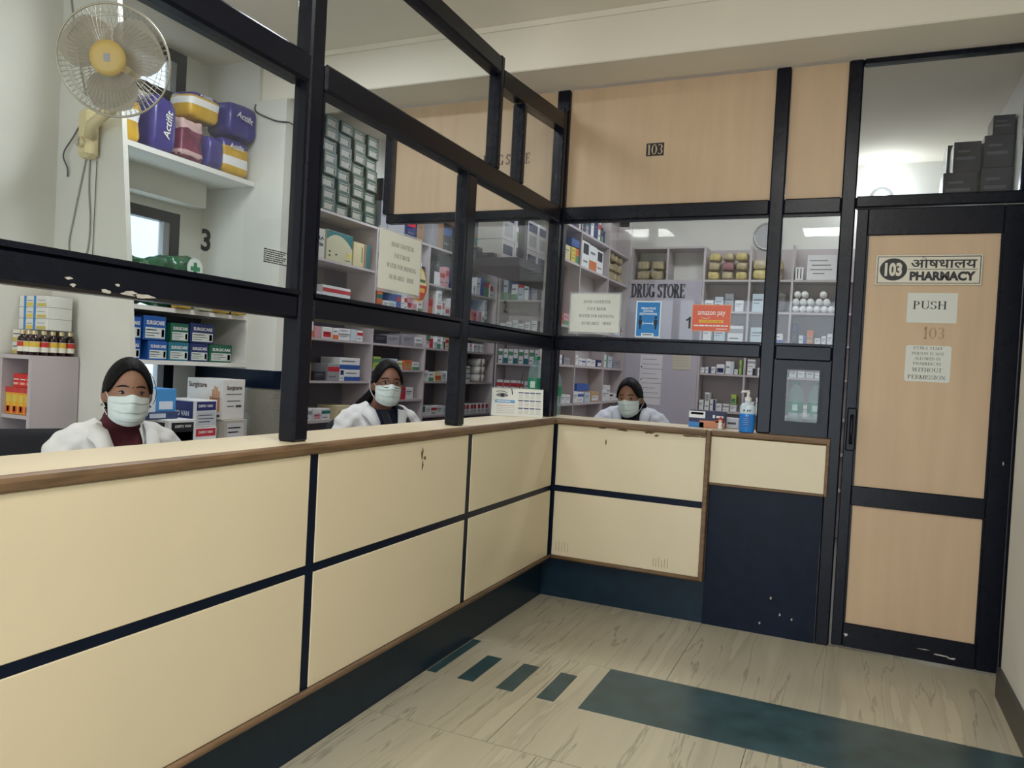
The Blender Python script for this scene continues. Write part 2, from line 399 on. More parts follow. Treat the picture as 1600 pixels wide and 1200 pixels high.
# window niche
nb = thing('wall_niche', None, None, kind='structure')
MB().box(-2.75, -2.55, -1.6, -.3, 0, .75).build('wall_below', PLASTER, nb)
MB().box(-2.75, -2.55, -.49, -.3, .75, 3.295).build('wall_beside', PLASTER, nb)
MB().box(-2.75, -2.55, -1.6, -1.45, .75, 3.295).build('wall_beside', PLASTER, nb)
MB().box(-2.75, -2.55, -1.45, -.49, 2.25, 2.95).build('wall_between', PLASTER, nb)
MB().box(-2.75, -2.2, -1.575, -1.46, 0, 3.295).build('reveal', PLASTER, nb)
MB().box(-2.55, -2.40, -1.46, -.42, 2.30, 2.455).build('lintel', PLASTER, nb)
pc = thing('wall_column', None, None, kind='structure')
MB().box(-2.75, -1.865, -.30, .035, 1.25, 3.0215).build('shaft', PLASTER, pc)
MB().box(-2.75, -2.1005, -.30, .035, 3.0215, 3.2945).build('head', PLASTER, pc)
MB().box(-2.75, -1.86, -.305, .035, 1.13, 1.25).build('black_band', NAVY, pc)
MB().box(-2.75, -1.865, -.30, .035, 0, 1.13).build('dado', marble('grey_marble', (150, 146, 134), (110, 106, 98)), pc)
def window(name, y0, y1, z0, z1, x, mull):
    t = thing(name, None, None, kind='structure')
    f = .07
    MB().box(x-.03, x+.03, y0, y1, z1-f, z1).build('frame_head', BLACK, t)
    MB().box(x-.03, x+.03, y0, y1, z0, z0+f).build('frame_sill', BLACK, t)
    MB().box(x-.03, x+.03, y0, y0+f, z0+f, z1-f).build('frame_jamb', BLACK, t)
    MB().box(x-.03, x+.03, y1-f, y1, z0+f, z1-f).build('frame_jamb', BLACK, t)
    MB().box(x-.02, x+.02, y1-f-.05, y1-f-.001, z0+f, z1-f).build('sash_stile', GREYPL, t)
    MB().box(x-.003, x+.003, y0+f, y1-f, z0+f, z1-f).build('pane', GLASS, t)
window('window_1', -1.45, -.49, .75, 2.25, -2.58, 1)
window('window_2', -1.45, -.49, 2.95, 3.29, -2.58, 1)
# the light well beyond the windows
MB().box(-4.3, -4.2, -3.2, 1.2, -.5, 5).build('wall_lightwell', mat('lightwell_paint', (205, 214, 222), .8), **S)

# housings of the ceiling panel lights
for k, (x, y) in enumerate(HALL):
    t = thing('ceiling_light', 'square white ceiling panel light, %s of the hall' % ('over the counter corner', 'above the middle', 'right, near the entrance', 'left, near the entrance')[k], 'light', (x, y, 3.262), group='hall panel lights')
    MB().box(-.31, .31, -.31, .31, .0, .032).build('housing', WHITE, t)
    for (a, b, c_, d) in ((-.31, .31, -.31, -.285), (-.31, .31, .285, .31), (-.31, -.285, -.285, .285), (.285, .31, -.285, .285)):
        MB().box(a, b, c_, d, -.012, 0).build('frame_bar', WHITE, t)
for k, (x, y) in enumerate(STORE):
    t = thing('ceiling_light', 'slim white batten light on the store ceiling, %s' % ('by the window', 'over the left rack', 'by the far rack')[k], 'light', (x, y, 3.262), group='store batten lights')
    MB().box(-.47, .47, -.14, .14, .0, .032).build('housing', WHITE, t)
    for s_ in (-1, 1): MB().box(min(s_*.455, s_*.47), max(s_*.455, s_*.47), -.14, .14, -.012, 0).build('end_cap', WHITE, t)

# ------------------------------------------------------------------ service counter
ct = thing('service_counter', 'cream laminate L-shaped service counter with black strips and worn wooden edge', 'counter')
YE = -4.55
strips = [-.015, -1.107, -2.222, -3.337, -4.452]
for a, b in zip(strips[:-1], strips[1:]):
    y1, y0 = a-.021, b+.021
    MB().bbox(-.02, 0, y0, y1, .676, 1.036, .002).build('front_panel', CREAM, ct)
    MB().bbox(-.02, 0, y0, y1, .262, .646, .002).build('front_panel', CREAM, ct)
for y in strips: MB().box(-.022, -.003, y-.0205, y+.0205, .262, 1.036).build('black_strip', NAVY, ct)
for a, b in zip(strips[:-1], strips[1:]): MB().box(-.022, -.003, b+.0207, a-.0207, .6465, .6755).build('black_strip', NAVY, ct)
MB().tube([(.004, YE, .252), (.004, -.003, .252)], .011, 8).build('bottom_bead', RIMW, ct)
MB().box(-.066-.02, -.066, YE, .07, 0, .262).build('plinth', PLINTH, ct)
MB().box(-.084, -.022, YE, -.0, .243, .261).build('soffit', NAVY, ct)
# back arm
MB().bbox(.012, .872, -.0, .02, .676, 1.036, .002).build('front_panel', CREAM, ct)
MB().bbox(.012, .872, -.0, .02, .262, .640, .002).build('front_panel', CREAM, ct)
MB().box(-.0, .872, .003, .022, .6405, .6755).build('black_strip', NAVY, ct)
MB().box(-.016, .011, .0, .022, .262, 1.036).build('black_strip', NAVY, ct)
MB().tube([(.0, -.004, .252), (.884, -.004, .252)], .011, 8).build('bottom_bead', RIMW, ct)
MB().bbox(.872, .896, -.012, .05, .243, 1.066, .004).build('end_trim', RIMW, ct)
MB().bbox(.897, 1.478, .022, .042, .785, 1.036, .002).build('front_panel', CREAM, ct)
MB().bbox(1.478, 1.494, .018, .05, .772, 1.06, .003).build('end_trim', RIMW, ct)
MB().bbox(.897, 1.478, .018, .05, .772, .785, .003).build('bottom_bead', RIMW, ct)
MB().box(-.066, .9, .058, .08, 0, .245).build('plinth', PLINTH, ct)
MB().box(.0, .872, .022, .08, .243, .261).build('soffit', NAVY, ct)
MB().box(.8965, 1.474, .05, .08, .0, .79).build('lower_panel', NAVY, ct)
MB().box(.8965, 1.474, .05, .08, .79, 1.036).build('backing', NAVY, ct)
# tops
MB().box(-.285, -.012, YE, .045, 1.037, 1.073).build('worktop', CREAM, ct)
MB().box(-.285, 1.476, .0455, .30, 1.037, 1.073).build('worktop', CREAM, ct)
MB().box(-.012, .872, -.004, .0452, 1.037, 1.073).build('worktop', CREAM, ct)
def rim(pts, nm='wooden_edge'):
    m = MB(); prof = [(0, -.036), (.012, -.036), (.022, -.028), (.024, -.014), (.02, -.004), (.01, 0), (0, 0)]
    (x0, y0), (x1, y1), nx, ny = pts
    n = len(prof); vs = [(x0+nx*p, y0+ny*p, 1.0735+q) for p, q in prof]+[(x1+nx*p, y1+ny*p, 1.0735+q) for p, q in prof]
    m.add(vs, [tuple(range(n)), tuple(range(2*n-1, n-1, -1))]+[(i, (i+1) % n, (i+1) % n+n, i+n) for i in range(n)])
    m.build(nm, RIMW, ct)
rim(((-.0115, YE), (-.0115, -.006), 1, 0))
rim(((.013, -.0045), (.872, -.0045), 0, -1))
rim(((.8965, .045), (1.494, .045), 0, -1))
MB().box(-.125, -.105, YE, .10, 0, 1.036).build('inner_panel', SHELF, ct)

# ------------------------------------------------------------------ glazed partition over the left arm
gp = thing('wall_glass_left', None, None, kind='structure')
XA, XB = -.118, -.05
def post(y, z0, z1, h=.036, nm='post', p=None):
    MB().bbox(XA, XB, y-h, y+h, z0, z1, .007).build(nm, BLACK, p or gp)
for y in (-2.235, -4.465): post(y, 1.0735, 2.90)
post(-3.35, 1.0735, 2.222); post(-1.12, 1.0735, 2.222)
def rail(y0, y1, z0, z1, nm='rail'): MB().bbox(XA+.004, XB-.004, y0, y1, z0, z1, .008).build(nm, BLACK, gp)
spans = [(-4.428, -3.387), (-3.313, -2.272), (-2.198, -1.157), (-1.083, -.0)]
for a, b in spans: rail(a, b, 1.472, 1.548)
for a, b in ((-4.428, -2.272), (-2.198, -.0)): MB().bbox(XA-.004, XB+.006, a, b, 2.222, 2.314, .009).build('rail', BLACK, gp)
for a, b in ((-4.428, -2.272), (-2.198, -.885)): MB().bbox(XA, XB+.004, a, b, 2.765, 2.852, .009).build('top_rail', BLACK, gp)
MB().bbox(XA, XB, -.882, -.844, 2.3145, 2.86, .006).build('mullion', BLACK, gp)
MB().bbox(XA, XB, -.585, -.545, 2.3145, 2.728, .006).build('mullion', BLACK, gp)
m = MB(); m.add([(x, y, z) for x in (XA, XB) for (y, z) in ((-.8435, 2.713), (-.002, 2.772), (-.002, 2.86), (-.8435, 2.80))], [(0, 1, 2, 3), (7, 6, 5, 4), (0, 4, 5, 1), (1, 5, 6, 2), (2, 6, 7, 3), (3, 7, 4, 0)])
m.build('top_rail', BLACK, gp)
GX = -.084
for a, b in spans: MB().box(GX-.002, GX+.002, a-.003, b+.003, 1.546, 2.224).build('pane', GLASS, gp)
for a, b in ((-4.43, -2.27), (-2.2, -.882), (-.846, -.583)): MB().box(GX-.002, GX+.002, a, b, 2.312, 2.768 if a < -1 else 2.73).build('pane', GLASS, gp)
MB().box(GX-.002, GX+.002, -.547, -.0, 2.312, 2.74).build('pane', GLASS, gp)
for a, b in spans:          # glazing beads
    MB().box(XB-.012, XB+.002, a, b, 1.548, 1.562).build('glazing_bead', BLACK, gp)
    MB().box(GX+.003, XB-.004, a, a+.012, 1.562, 2.222).build('glazing_bead', BLACK, gp)
    MB().box(GX+.003, XB-.004, b-.012, b, 1.562, 2.222).build('glazing_bead', BLACK, gp)

# ------------------------------------------------------------------ glazed partition over the back arm
gb = thing('wall_glass_back', None, None, kind='structure')
YA, YB = .05, .118
def bpost(x0, x1, z0, z1, nm='post', y0=YA, y1=YB): MB().bbox(x0, x1, y0, y1, z0, z1, .007).build(nm, BLACK, gb)
bpost(-.122, -.042, 1.0735, 3.02)
MB().bbox(-.118, -.05, .0005, .0495, 1.0735, 2.90, .006).build('post', BLACK, gb)
bpost(1.122, 1.196, 1.0735, 3.02); bpost(1.476, 1.545, 0, 3.02)
bpost(-.042, 1.122, 1.474, 1.548, 'rail'); bpost(-.042, 1.122, 2.24, 2.322, 'rail'); bpost(1.196, 1.476, 2.24, 2.322, 'rail')
bpost(-1.30, -.122, 2.262, 2.322, 'rail'); bpost(-1.33, -1.255, 2.3225, 3.02)
bpost(1.196, 1.476, 1.47, 1.548, 'rail')
for (x0, x1) in ((-1.254, -.123), (-.041, 1.121), (1.197, 1.475)):
    MB().box(x0, x1, .078, .09, 2.3225, 3.021).build('plywood_panel', PLY, gb)
MB().box(-.044, 1.124, .084, .088, 1.547, 2.242).build('pane', GLASS, gb)
MB().box(1.194, 1.478, .084, .088, 1.547, 2.242).build('pane', GLASS, gb)
for z0, z1 in ((1.548, 1.56), (2.228, 2.24)):
    MB().box(-.042, 1.122, .06, .083, z0, z1).build('glazing_bead', BLACK, gb); MB().box(1.196, 1.476, .06, .083, z0, z1).build('glazing_bead', BLACK, gb)
# dark board with a small glazed hatch beside the door
for (x0, x1, z0, z1) in ((1.1965, 1.25, 1.0735, 1.4695), (1.436, 1.4755, 1.0735, 1.4695), (1.25, 1.436, 1.0735, 1.135), (1.25, 1.436, 1.434, 1.4695)):
    MB().box(x0, x1, .056, .085, z0, z1).build('hatch_board', BLACK, gb)
for (x0, x1, z0, z1) in ((1.25, 1.262, 1.135, 1.434), (1.424, 1.436, 1.135, 1.434), (1.262, 1.424, 1.135, 1.147), (1.262, 1.424, 1.422, 1.434)):
    MB().box(x0, x1, .046, .092, z0, z1).build('hatch_frame', BLACK, gb)
MB().box(1.26, 1.426, .07, .074, 1.145, 1.424).build('pane', GLASS, gb)
# transom over the door
bpost(1.545, 2.41, 2.262, 2.322, 'rail'); bpost(1.545, 2.41, 2.995, 3.021, 'rail'); bpost(2.255, 2.40, 2.322, 2.995)
MB().box(1.543, 2.257, .084, .088, 2.32, 2.997).build('pane', GLASS, gb)
bpost(2.296, 2.41, 0, 2.2618)

# ------------------------------------------------------------------ pharmacy door
dr = thing('door_1', None, None, kind='structure')
D0, D1, DY0, DY1 = 1.556, 2.29, .052, .092
MB().bbox(D0, 1.608, DY0, DY1, .012, 2.255, .004).build('stile', BLACK, dr)
MB().bbox(2.2, D1, DY0, DY1, .012, 2.255, .004).build('stile', BLACK, dr)
MB().bbox(1.608, 2.2, DY0, DY1, 2.12, 2.255, .004).build('rail', BLACK, dr)
MB().bbox(1.608, 2.2, DY0, DY1, .742, .842, .004).build('rail', BLACK, dr)
MB().bbox(1.608, 2.2, DY0, DY1, .012, .135, .004).build('rail', BLACK, dr)
MB().box(1.606, 2.202, .064, .082, .84, 2.122).build('plywood_panel', PLY, dr)
MB().box(1.606, 2.202, .064, .082, .133, .744).build('plywood_panel', PLY, dr)
for z0, z1 in ((.842, 2.12), (.135, .742)):
    for x0, x1 in ((1.608, 1.617), (2.191, 2.2)): MB().box(x0, x1, .055, .063, z0, z1).build('glazing_bead', BLACK, dr)
h = MB().bbox(1.566, 1.612, .036, .0515, 1.02, 1.24, .006).build('handle_plate', BLACK, dr)
m = MB().tube([(1.59, .036, 1.20), (1.59, .012, 1.19), (1.59, .008, 1.13), (1.59, .012, 1.07), (1.59, .036, 1.06)], .009, 8); m.build('handle_grip', BLACK, h)

# ------------------------------------------------------------------ papers, posters, lettering
R90 = PI/2
def sheet(name, label, cat, loc, rz, w, h, m=PAPER, t=.001, group=None):
    """flat sheet centred on loc, facing local -y; its printed face is y = -t"""
    return MB().box(-w/2, w/2, -t, 0, -h/2, h/2).build(name, m, None, loc=loc, rz=rz, label=label, cat=cat, group=group)
def rect(par, x0, z0, x1, z1, m, y=-.0015, nm='printed_panel'):
    return MB().box(x0, x1, y, y+.0006, z0, z1).build(nm, m, par)
def disc(par, cx, cz, rx, rz_, m, y=-.0015, nm='printed_disc', n=28, t=.0005):
    pts = [(cx+rx*math.cos(2*PI*i/n), cz+rz_*math.sin(2*PI*i/n)) for i in range(n)]
    return MB().prism(pts, y, y+t).build(nm, m, par)
GREY = col(70, 70, 74)
def words(par, x0, x1, z, h, m, y=-.0015, seed=1):
    """a line of print too small to read: one strip broken into words"""
    rr = random.Random(seed); mb = MB(); x = x0; L = x1-x0
    while x < x1-.02*L:
        w_ = L*rr.uniform(.06, .16); e = min(x+w_, x1); mb.box(x, e, y, y+.0005, z-h/2, z+h/2); x = e+L*.022
    return mb.build('line_of_print', m, par)
def notice(loc, rz, label):
    s = sheet('notice_sheet', label, 'notice', loc, rz, .302, .225)
    MB().box(-.16, .16, .0002, .0008, -.125, .122).build('plastic_sleeve', FILM, s)
    for tx, z, w_ in (('HAND SANITIZER', .067, .165), ('FACE MASK', .025, .115), ('WATER FOR DRINKING', -.017, .215), ('AVAILABLE   HERE', -.06, .185)):
        letters(tx, .012, z, w=w_, h=.017, font='roman', parent=s, m=GREY)
    return s
notice((GX+.0035, -1.646, 1.741), R90, 'white paper notice about hand sanitizer on the left glass above the seated attendant')
notice((.172, .083, 1.70), 0, 'white paper notice about hand sanitizer on the rear glass left of the blue poster')

def numeral(s, label, loc, rz, h, bold=.03):
    t = thing('counter_numeral', label, 'number', loc, rz, group='counter numbers on the glass')
    if s == '1':
        MB().prism([(p*h, q*h) for p, q in ((.0, -.5), (.17, -.5), (.17, .5), (.05, .5), (-.06, .36), (-.22, .28), (-.22, .14), (-.08, .18), (.0, .24))], -.0006, -.0001).build('digit', INK, t)
    else: letters(s, 0, 0, h=h, parent=t, y=-.0005, bold=bold, name='digit')
    return t
numeral('3', 'black number 3 stuck on the left glass near the wall fan', (GX+.0025, -2.64, 1.66), R90, .062)
numeral('2', 'black number 2 stuck on the glass beside the corner post', (GX+.0025, -.625, 1.667), R90, .065)
numeral('1', 'black number 1 on the rear glass left of the orange payment card', (.725, .0835, 1.657), 0, .066)
# small rules text stuck on the left glass
t = thing('window_rules_text', 'small block of black printed lines stuck on the left glass beside the tall post', 'notice', (GX+.0025, -2.359, 1.656), R90)
for k in range(7):
    words(t, -.052, .052-.008*(k % 3), .019-k*.0064, .0036, INK, -.0005, k)
# round sticker half hidden by the notice
s = MB().prism([(.068*math.cos(2*PI*i/36), .071*math.sin(2*PI*i/36)) for i in range(36)], -.001, 0).build('round_sticker', col(240, 196, 90), None, loc=(GX-.003, -1.487, 1.676), rz=R90, label='round yellow and red sticker on the left glass, half behind the notice', cat='sticker')
disc(s, 0, 0, .060, .063, col(240, 228, 190), -.0015)
m = MB().prism([(.060*math.cos(PI+PI*i/18), .063*math.sin(PI+PI*i/18)) for i in range(19)], -.0021, -.0016); m.build('red_half', col(206, 62, 48), s)
words(s, -.01, .05, .018, .012, col(60, 110, 70), -.0026, 3); rect(s, -.03, -.03, .045, -.012, col(240, 180, 90), -.0026)
# orange tag behind the tall post
s = sheet('price_tag', 'small white and orange tag hanging beside the tall left post', 'tag', (-.10, -2.17, 1.42), R90, .05, .09, col(238, 236, 228))
rect(s, -.025, -.045, .025, -.004, col(232, 110, 50)); words(s, -.018, .018, .008, .012, col(220, 140, 40), -.0015, 4)

# poster: practice social distancing
s = sheet('distancing_poster', 'blue poster on social distancing with two figures on the rear glass', 'poster', (.494, .083, 1.671), 0, .146, .207, col(225, 238, 246))
rect(s, -.066, -.097, .066, .097, col(38, 128, 200))
W_ = col(235, 245, 250)
for k, tx in enumerate(('PRACTICE', 'SOCIAL', 'DISTANCING')): letters(tx, 0, .062-k*.0155, w=(.082, .06, .1)[k], h=.0115, parent=s, m=W_, y=-.002, bold=.03)
for sx_ in (-.045, .045):
    disc(s, sx_, .010, .0075, .0085, INK, -.002, 'figure_head')
    MB().prism([(sx_+a, b) for a, b in ((-.004, -.058), (.004, -.058), (.006, -.036), (.0105, -.02), (.0095, -.004), (.004, .0), (-.004, .0), (-.0095, -.004), (-.0105, -.02), (-.006, -.036))], -.002, -.0015).build('figure_body', INK, s)
rect(s, -.028, -.0255, .028, -.022, W_, -.002); rect(s, -.03, -.033, -.027, -.014, W_, -.002); rect(s, .027, -.033, .03, -.014, W_, -.002)
rect(s, -.036, -.097, .036, -.08, W_, -.002); words(s, -.028, .028, -.0885, .006, INK, -.0026, 5)
# orange payment card
s = sheet('payment_card', 'orange payment card on the rear glass with white lettering and yellow bar', 'sign', (.848, .083, 1.686), 0, .212, .148, col(226, 160, 120))
rect(s, -.102, -.070, .102, .070, col(220, 104, 80))
letters('amazon pay', 0, .022, w=.15, h=.03, parent=s, m=W_, y=-.002)
m = MB().tube([(-.055+.05*i/8, -.0021, .003-.006*math.sin(PI*i/8)) for i in range(9)], .0012, 5); m.build('smile_line', W_, s)
rect(s, -.066, -.027, .066, -.011, col(242, 186, 70), -.002); letters('ACCEPTED HERE', 0, -.019, w=.11, h=.009, parent=s, m=col(150, 90, 40), y=-.0026)
words(s, -.093, .093, -.043, .006, W_, -.002, 6); words(s, .03, .09, -.06, .004, W_, -.002, 7)
# DRUG STORE on the rear glass, and on the plywood
t = thing('drug_store_lettering', 'dark roman DRUG STORE lettering on the rear glass above the blue poster', 'lettering', (.54, .0835, 1.834), 0)
for dx in (-.0035, 0, .0035): letters('DRUG STORE', dx, 0, w=.305, h=.078, font='roman', parent=t, m=col(52, 52, 60), y=-.0004-abs(dx)*.02)
t = thing('drug_store_lettering', 'dark DRUG STORE lettering stencilled on the plywood header behind the left glass', 'lettering', (-.453, .0775, 2.638), 0)
for dx in (-.002, .002): letters('DRUG STORE', dx, 0, w=.313, h=.066, font='roman', parent=t, m=col(70, 54, 46), y=-.0004-dx*.02)
letters('ER', -.225, .010, w=.06, h=.05, font='roman', parent=t, m=col(178, 128, 100), y=-.0004)
# 103 stencil
s = sheet('number_plate', 'small black stencilled 103 on the rear plywood panel', 'sign', (.48, .0775, 2.638), 0, .102, .073, INK, .0008)
letters('103', 0, 0, w=.086, h=.058, font='roman', parent=s, m=col(205, 178, 140), y=-.0012)
# door: number plate, papers, ghost of an old stencil
s = MB().bbox(-.234, .234, -.008, 0, -.0755, .0755, .003).build('door_plate', col(214, 208, 190, .35), None, loc=(1.89, .063, 1.945), label='ivory pharmacy door plate with black border, number 103 and Hindi lettering', cat='sign')
B_ = .0035
for (a, b, c_, d) in ((-.226, -.0675, .226, -.0675+B_), (-.226, .0675-B_, .226, .0675), (-.226, -.0675, -.226+B_, .0675), (.226-B_, -.0675, .226, .0675)):
    rect(s, a, b, c_, d, INK, -.0088, 'border_line')
disc(s, -.153, .002, .062, .056, INK, -.0088)
letters('103', -.153, .002, w=.078, h=.068, parent=s, m=col(214, 208, 190), y=-.0096, bold=.05)
letters('औषधालय', .067, .036, w=.285, h=.056, parent=s, y=-.0088, bold=.018)
rect(s, -.085, .001, .212, .0035, INK, -.0088, 'rule_line')
letters('PHARMACY', .064, -.031, w=.285, h=.046, parent=s, y=-.0088, bold=.055)
s = sheet('push_sign', 'white paper reading PUSH on the door', 'notice', (1.919, .063, 1.757), 0, .219, .148)
letters('PUSH', -.01, .014, w=.147, h=.04, font='roman', parent=s, m=col(60, 58, 58))
m = MB(); pts = []
w_, h_, r_ = .1, .09, .012
for cx_, cz_, a0 in ((w_-r_, h_-r_, 0), (-w_+r_, h_-r_, 90), (-w_+r_, -h_+r_, 180), (w_-r_, -h_+r_, 270)):
    for k in range(5): a = math.radians(a0+k*22.5); pts.append((cx_+r_*math.cos(a), cz_+r_*math.sin(a)))
s = m.prism(pts, -.001, 0).build('staff_notice', PAPER, None, loc=(1.916, .063, 1.481), label='white rounded notice about staff permission on the door below the PUSH paper', cat='notice')
for k, (tx, w__, hh) in enumerate((('EXTRA STAFF', .128, .014), ('PERSON IS NOT', .14, .014), ('ALLOWED IN', .115, .014), ('PHARMACAY', .125, .014), ('WITHOUT', .13, .02), ('PERMISSION', .165, .02))):
    letters(tx, -.002, (.077, .05, .025, 0, -.031, -.067)[k], w=w__, h=hh, font='roman', parent=s, m=col(86, 84, 84))
t = thing('ghost_stencil', 'faded brown 103 left on the door between the two papers', 'lettering', (1.935, .0635, 1.633), 0)
letters('103', 0, 0, w=.09, h=.056, font='roman', parent=t, m=col(168, 134, 98), y=-.0004)
# papers on the far wall panel
s = sheet('wall_chart', 'tall pale chart pinned on the mauve far wall behind the third attendant', 'notice', (-.16, 2.898, 1.31), 0, .21, .47, col(214, 210, 214))
for k in range(9): rect(s, -.085, .19-k*.045, .05+.03*(k % 3), .196-k*.045, col(150, 146, 156))
for z in (.12, 0, -.06): disc(s, -.09, z, .006, .008, INK, -.002, 'pin')
s = sheet('wall_note', 'small yellowed note on the mauve far wall near the far rack', 'notice', (.125, 2.898, 1.50), 0, .17, .16, col(196, 190, 172))
for k in range(5): rect(s, -.07, .05-k*.025, .06, .054-k*.025, col(168, 160, 146))
# wear marks on the counter front
WEAR = mat('bare_chipboard', (120, 94, 66), .9, var=.3, scale=60)
def chip(pts, axis, off, nm='paint_chip', par=None, mt=None):
    m = MB()
    if axis == 'x': m.add([(off, p[0], p[1]) for p in pts]+[(off+.0008, p[0], p[1]) for p in pts], [tuple(range(len(pts))), tuple(range(2*len(pts)-1, len(pts)-1, -1))])
    else: m.add([(p[0], off, p[1]) for p in pts]+[(p[0], off-.0008, p[1]) for p in pts], [tuple(range(len(pts))), tuple(range(2*len(pts)-1, len(pts)-1, -1))])
    m.build(nm, mt or WEAR, par or ct)
def blob(cx, cz, rx, rz_, seed, n=11):
    rr = random.Random(seed)
    return [(cx+rx*math.cos(2*PI*i/n)*rr.uniform(.4, 1), cz+rz_*math.sin(2*PI*i/n)*rr.uniform(.4, 1)) for i in range(n)]
chip(blob(-1.537, .985, .012, .03, 1), 'x', .0003); chip(blob(-1.531, .935, .008, .026, 2), 'x', .0003); chip(blob(-1.515, .965, .014, .010, 3), 'x', .0003)
for k, (x, z, a, b) in enumerate(((.28, 1.033, .03, .006), (.40, 1.031, .05, .008), (.56, 1.03, .035, .01), (.78, 1.03, .07, .007), (.31, .955, .006, .02), (.60, 1.016, .02, .008), (.86, 1.03, .02, .006))):
    chip(blob(x, z, a, b, 20+k), 'y', -.0003)
for k in range(5): chip([(.04+k*.018, .29), (.042+k*.018, .29), (.041+k*.018, .345+.01*(k % 2)), (.04+k*.018, .34)], 'y', -.0003, 'scuff')
for k in range(6): chip([(.62+k*.016, .285), (.622+k*.016, .285), (.6215+k*.016, .33+.01*(k % 3)), (.62+k*.016, .33)], 'y', -.0003, 'scuff')

BARE = mat('bare_primer', (190, 186, 178), .8, var=.2, scale=50)
for k, (y, z, a, b) in enumerate(((-2.965, 1.481, .022, .006), (-2.90, 1.483, .03, .010), (-2.86, 1.480, .04, .007), (-2.935, 1.50, .008, .004), (-3.06, 1.500, .014, .004), (-3.05, 1.486, .01, .005))):
    chip(blob(y, z, a, b, 60+k), 'x', -.0537, 'paint_chip', gp, BARE)
for k, (x, z, a, b) in enumerate(((1.625, .075, .012, .01), (2.05, .055, .05, .004), (2.10, .048, .03, .006), (1.98, .07, .04, .0025), (2.26, 1.02, .004, .012))):
    chip(blob(x, z, a, b, 80+k), 'y', .0517, 'paint_chip', dr, BARE)
for k, (x, z) in enumerate(((1.30, .12), (1.36, .105), (1.25, .2), (1.2, .06))): chip(blob(x, z, .006, .010, 90+k), 'y', .0497, 'paint_chip', ct, BARE)

# ------------------------------------------------------------------ shelf racks
BAYS = {}
def rack(name, label, loc, rz, W, D, H, ups, rows, back=True, m=SHELF, bm_=None):
    """front plane at local y=0 facing -y; rows: list per bay of board-top heights"""
    t = thing(name, label, 'shelf', loc, rz)
    base = loc[1] if rz else loc[0]
    BAYS[('L' if rz else 'F', loc[0] if rz else loc[1])] = [(a+base, b+base, zs+[H]) for a, b, zs in zip(ups[:-1], ups[1:], rows)]
    for u in ups: MB().box(u-.009, u+.009, 0, D, 0, H).build('upright', m, t)
    for a, b, zs in zip(ups[:-1], ups[1:], rows):
        for z in zs: MB().box(a+.0095, b-.0095, .004, D, z-.018, z).build('shelf_board', m, t)
    if back: MB().box(ups[0], ups[-1], D+.0005, D+.008, .02, H).build('back_panel', bm_ or m, t)
    return t
# left wall rack: local x = world y - .10
LX = -2.05
UPS = [.06, 1.07, 1.93, 2.62, 3.42]
rack('medicine_rack', 'long mauve medicine rack on the left wall behind the middle attendant', (LX, 0, 0), R90, 3.4, .28, 2.45, UPS,
     [[.55, .88, 1.18, 1.5, 1.79, 2.09, 2.45], [.55, .75, 1.02, 1.285, 1.5, 1.8, 2.1, 2.45], [.55, .86, 1.185, 1.5, 1.8, 2.1, 2.45], [.55, .85, 1.18, 1.5, 1.8, 2.1, 2.45]], bm_=mat('shelf_back', (120, 117, 126), .6, var=.05, scale=4))
lr = bpy.data.objects['medicine_rack']
MB().box(.50, .63, .272, .2795, .56, 2.08).build('dark_strip', NAVY, lr)
rack('medicine_rack', 'mauve medicine rack in the rear left corner, facing the counter', (-2.04, 3.45, 0), 0, 1.4, .26, 2.6, [0.0, .52, 1.04, 1.42],
     [[.5, .8, 1.06, 1.4, 1.75, 2.1, 2.5]]*3)
rack('medicine_rack', 'inner mauve rack left of the far wall, facing the door', (-.42, 0, 0), R90, 1.9, .13, 2.75, [1.06, 1.48, 2.24, 2.88],
     [[.5, .8, 1.1, 1.4, 1.7, 2.19, 2.46]]*3)
rack('medicine_rack', 'mauve medicine rack on the far wall behind the sanitizer bottle', (0, 2.9, 0), 0, 1.2, .24, 2.56, [.283, .69, 1.05, 1.42, 1.9],
     [[.45, .76, 1.06, 1.4, 1.69, 1.97, 2.255]]*4)
oh = thing('overhead_shelf', 'open pale shelf bay over the mauve far wall panel', 'shelf')
MB().box(-.41, .272, 2.905, 3.158, 2.237, 2.255).build('shelf_board', SHELF, oh); MB().box(-.41, .272, 2.905, 3.158, 2.545, 2.563).build('shelf_board', SHELF, oh)
for x in (-.40, -.06): MB().box(x-.009, x+.009, 2.905, 3.158, 2.2555, 2.5445).build('upright', SHELF, oh)
sv = thing('loft_shelf', 'dark hanging loft shelf carrying tall white and green cartons behind the corner glass', 'shelf', (0, 0, 0))
DK = mat('dark_board', (58, 56, 62), .6)
MB().box(-1.02, -.57, .62, 2.3, 2.06, 2.12).build('board', DK, sv); MB().box(-.62, -.575, .70, .76, 2.12, 3.294).build('hanger', DK, sv); MB().box(-.62, -.575, 2.2, 2.26, 2.12, 3.294).build('hanger', DK, sv)

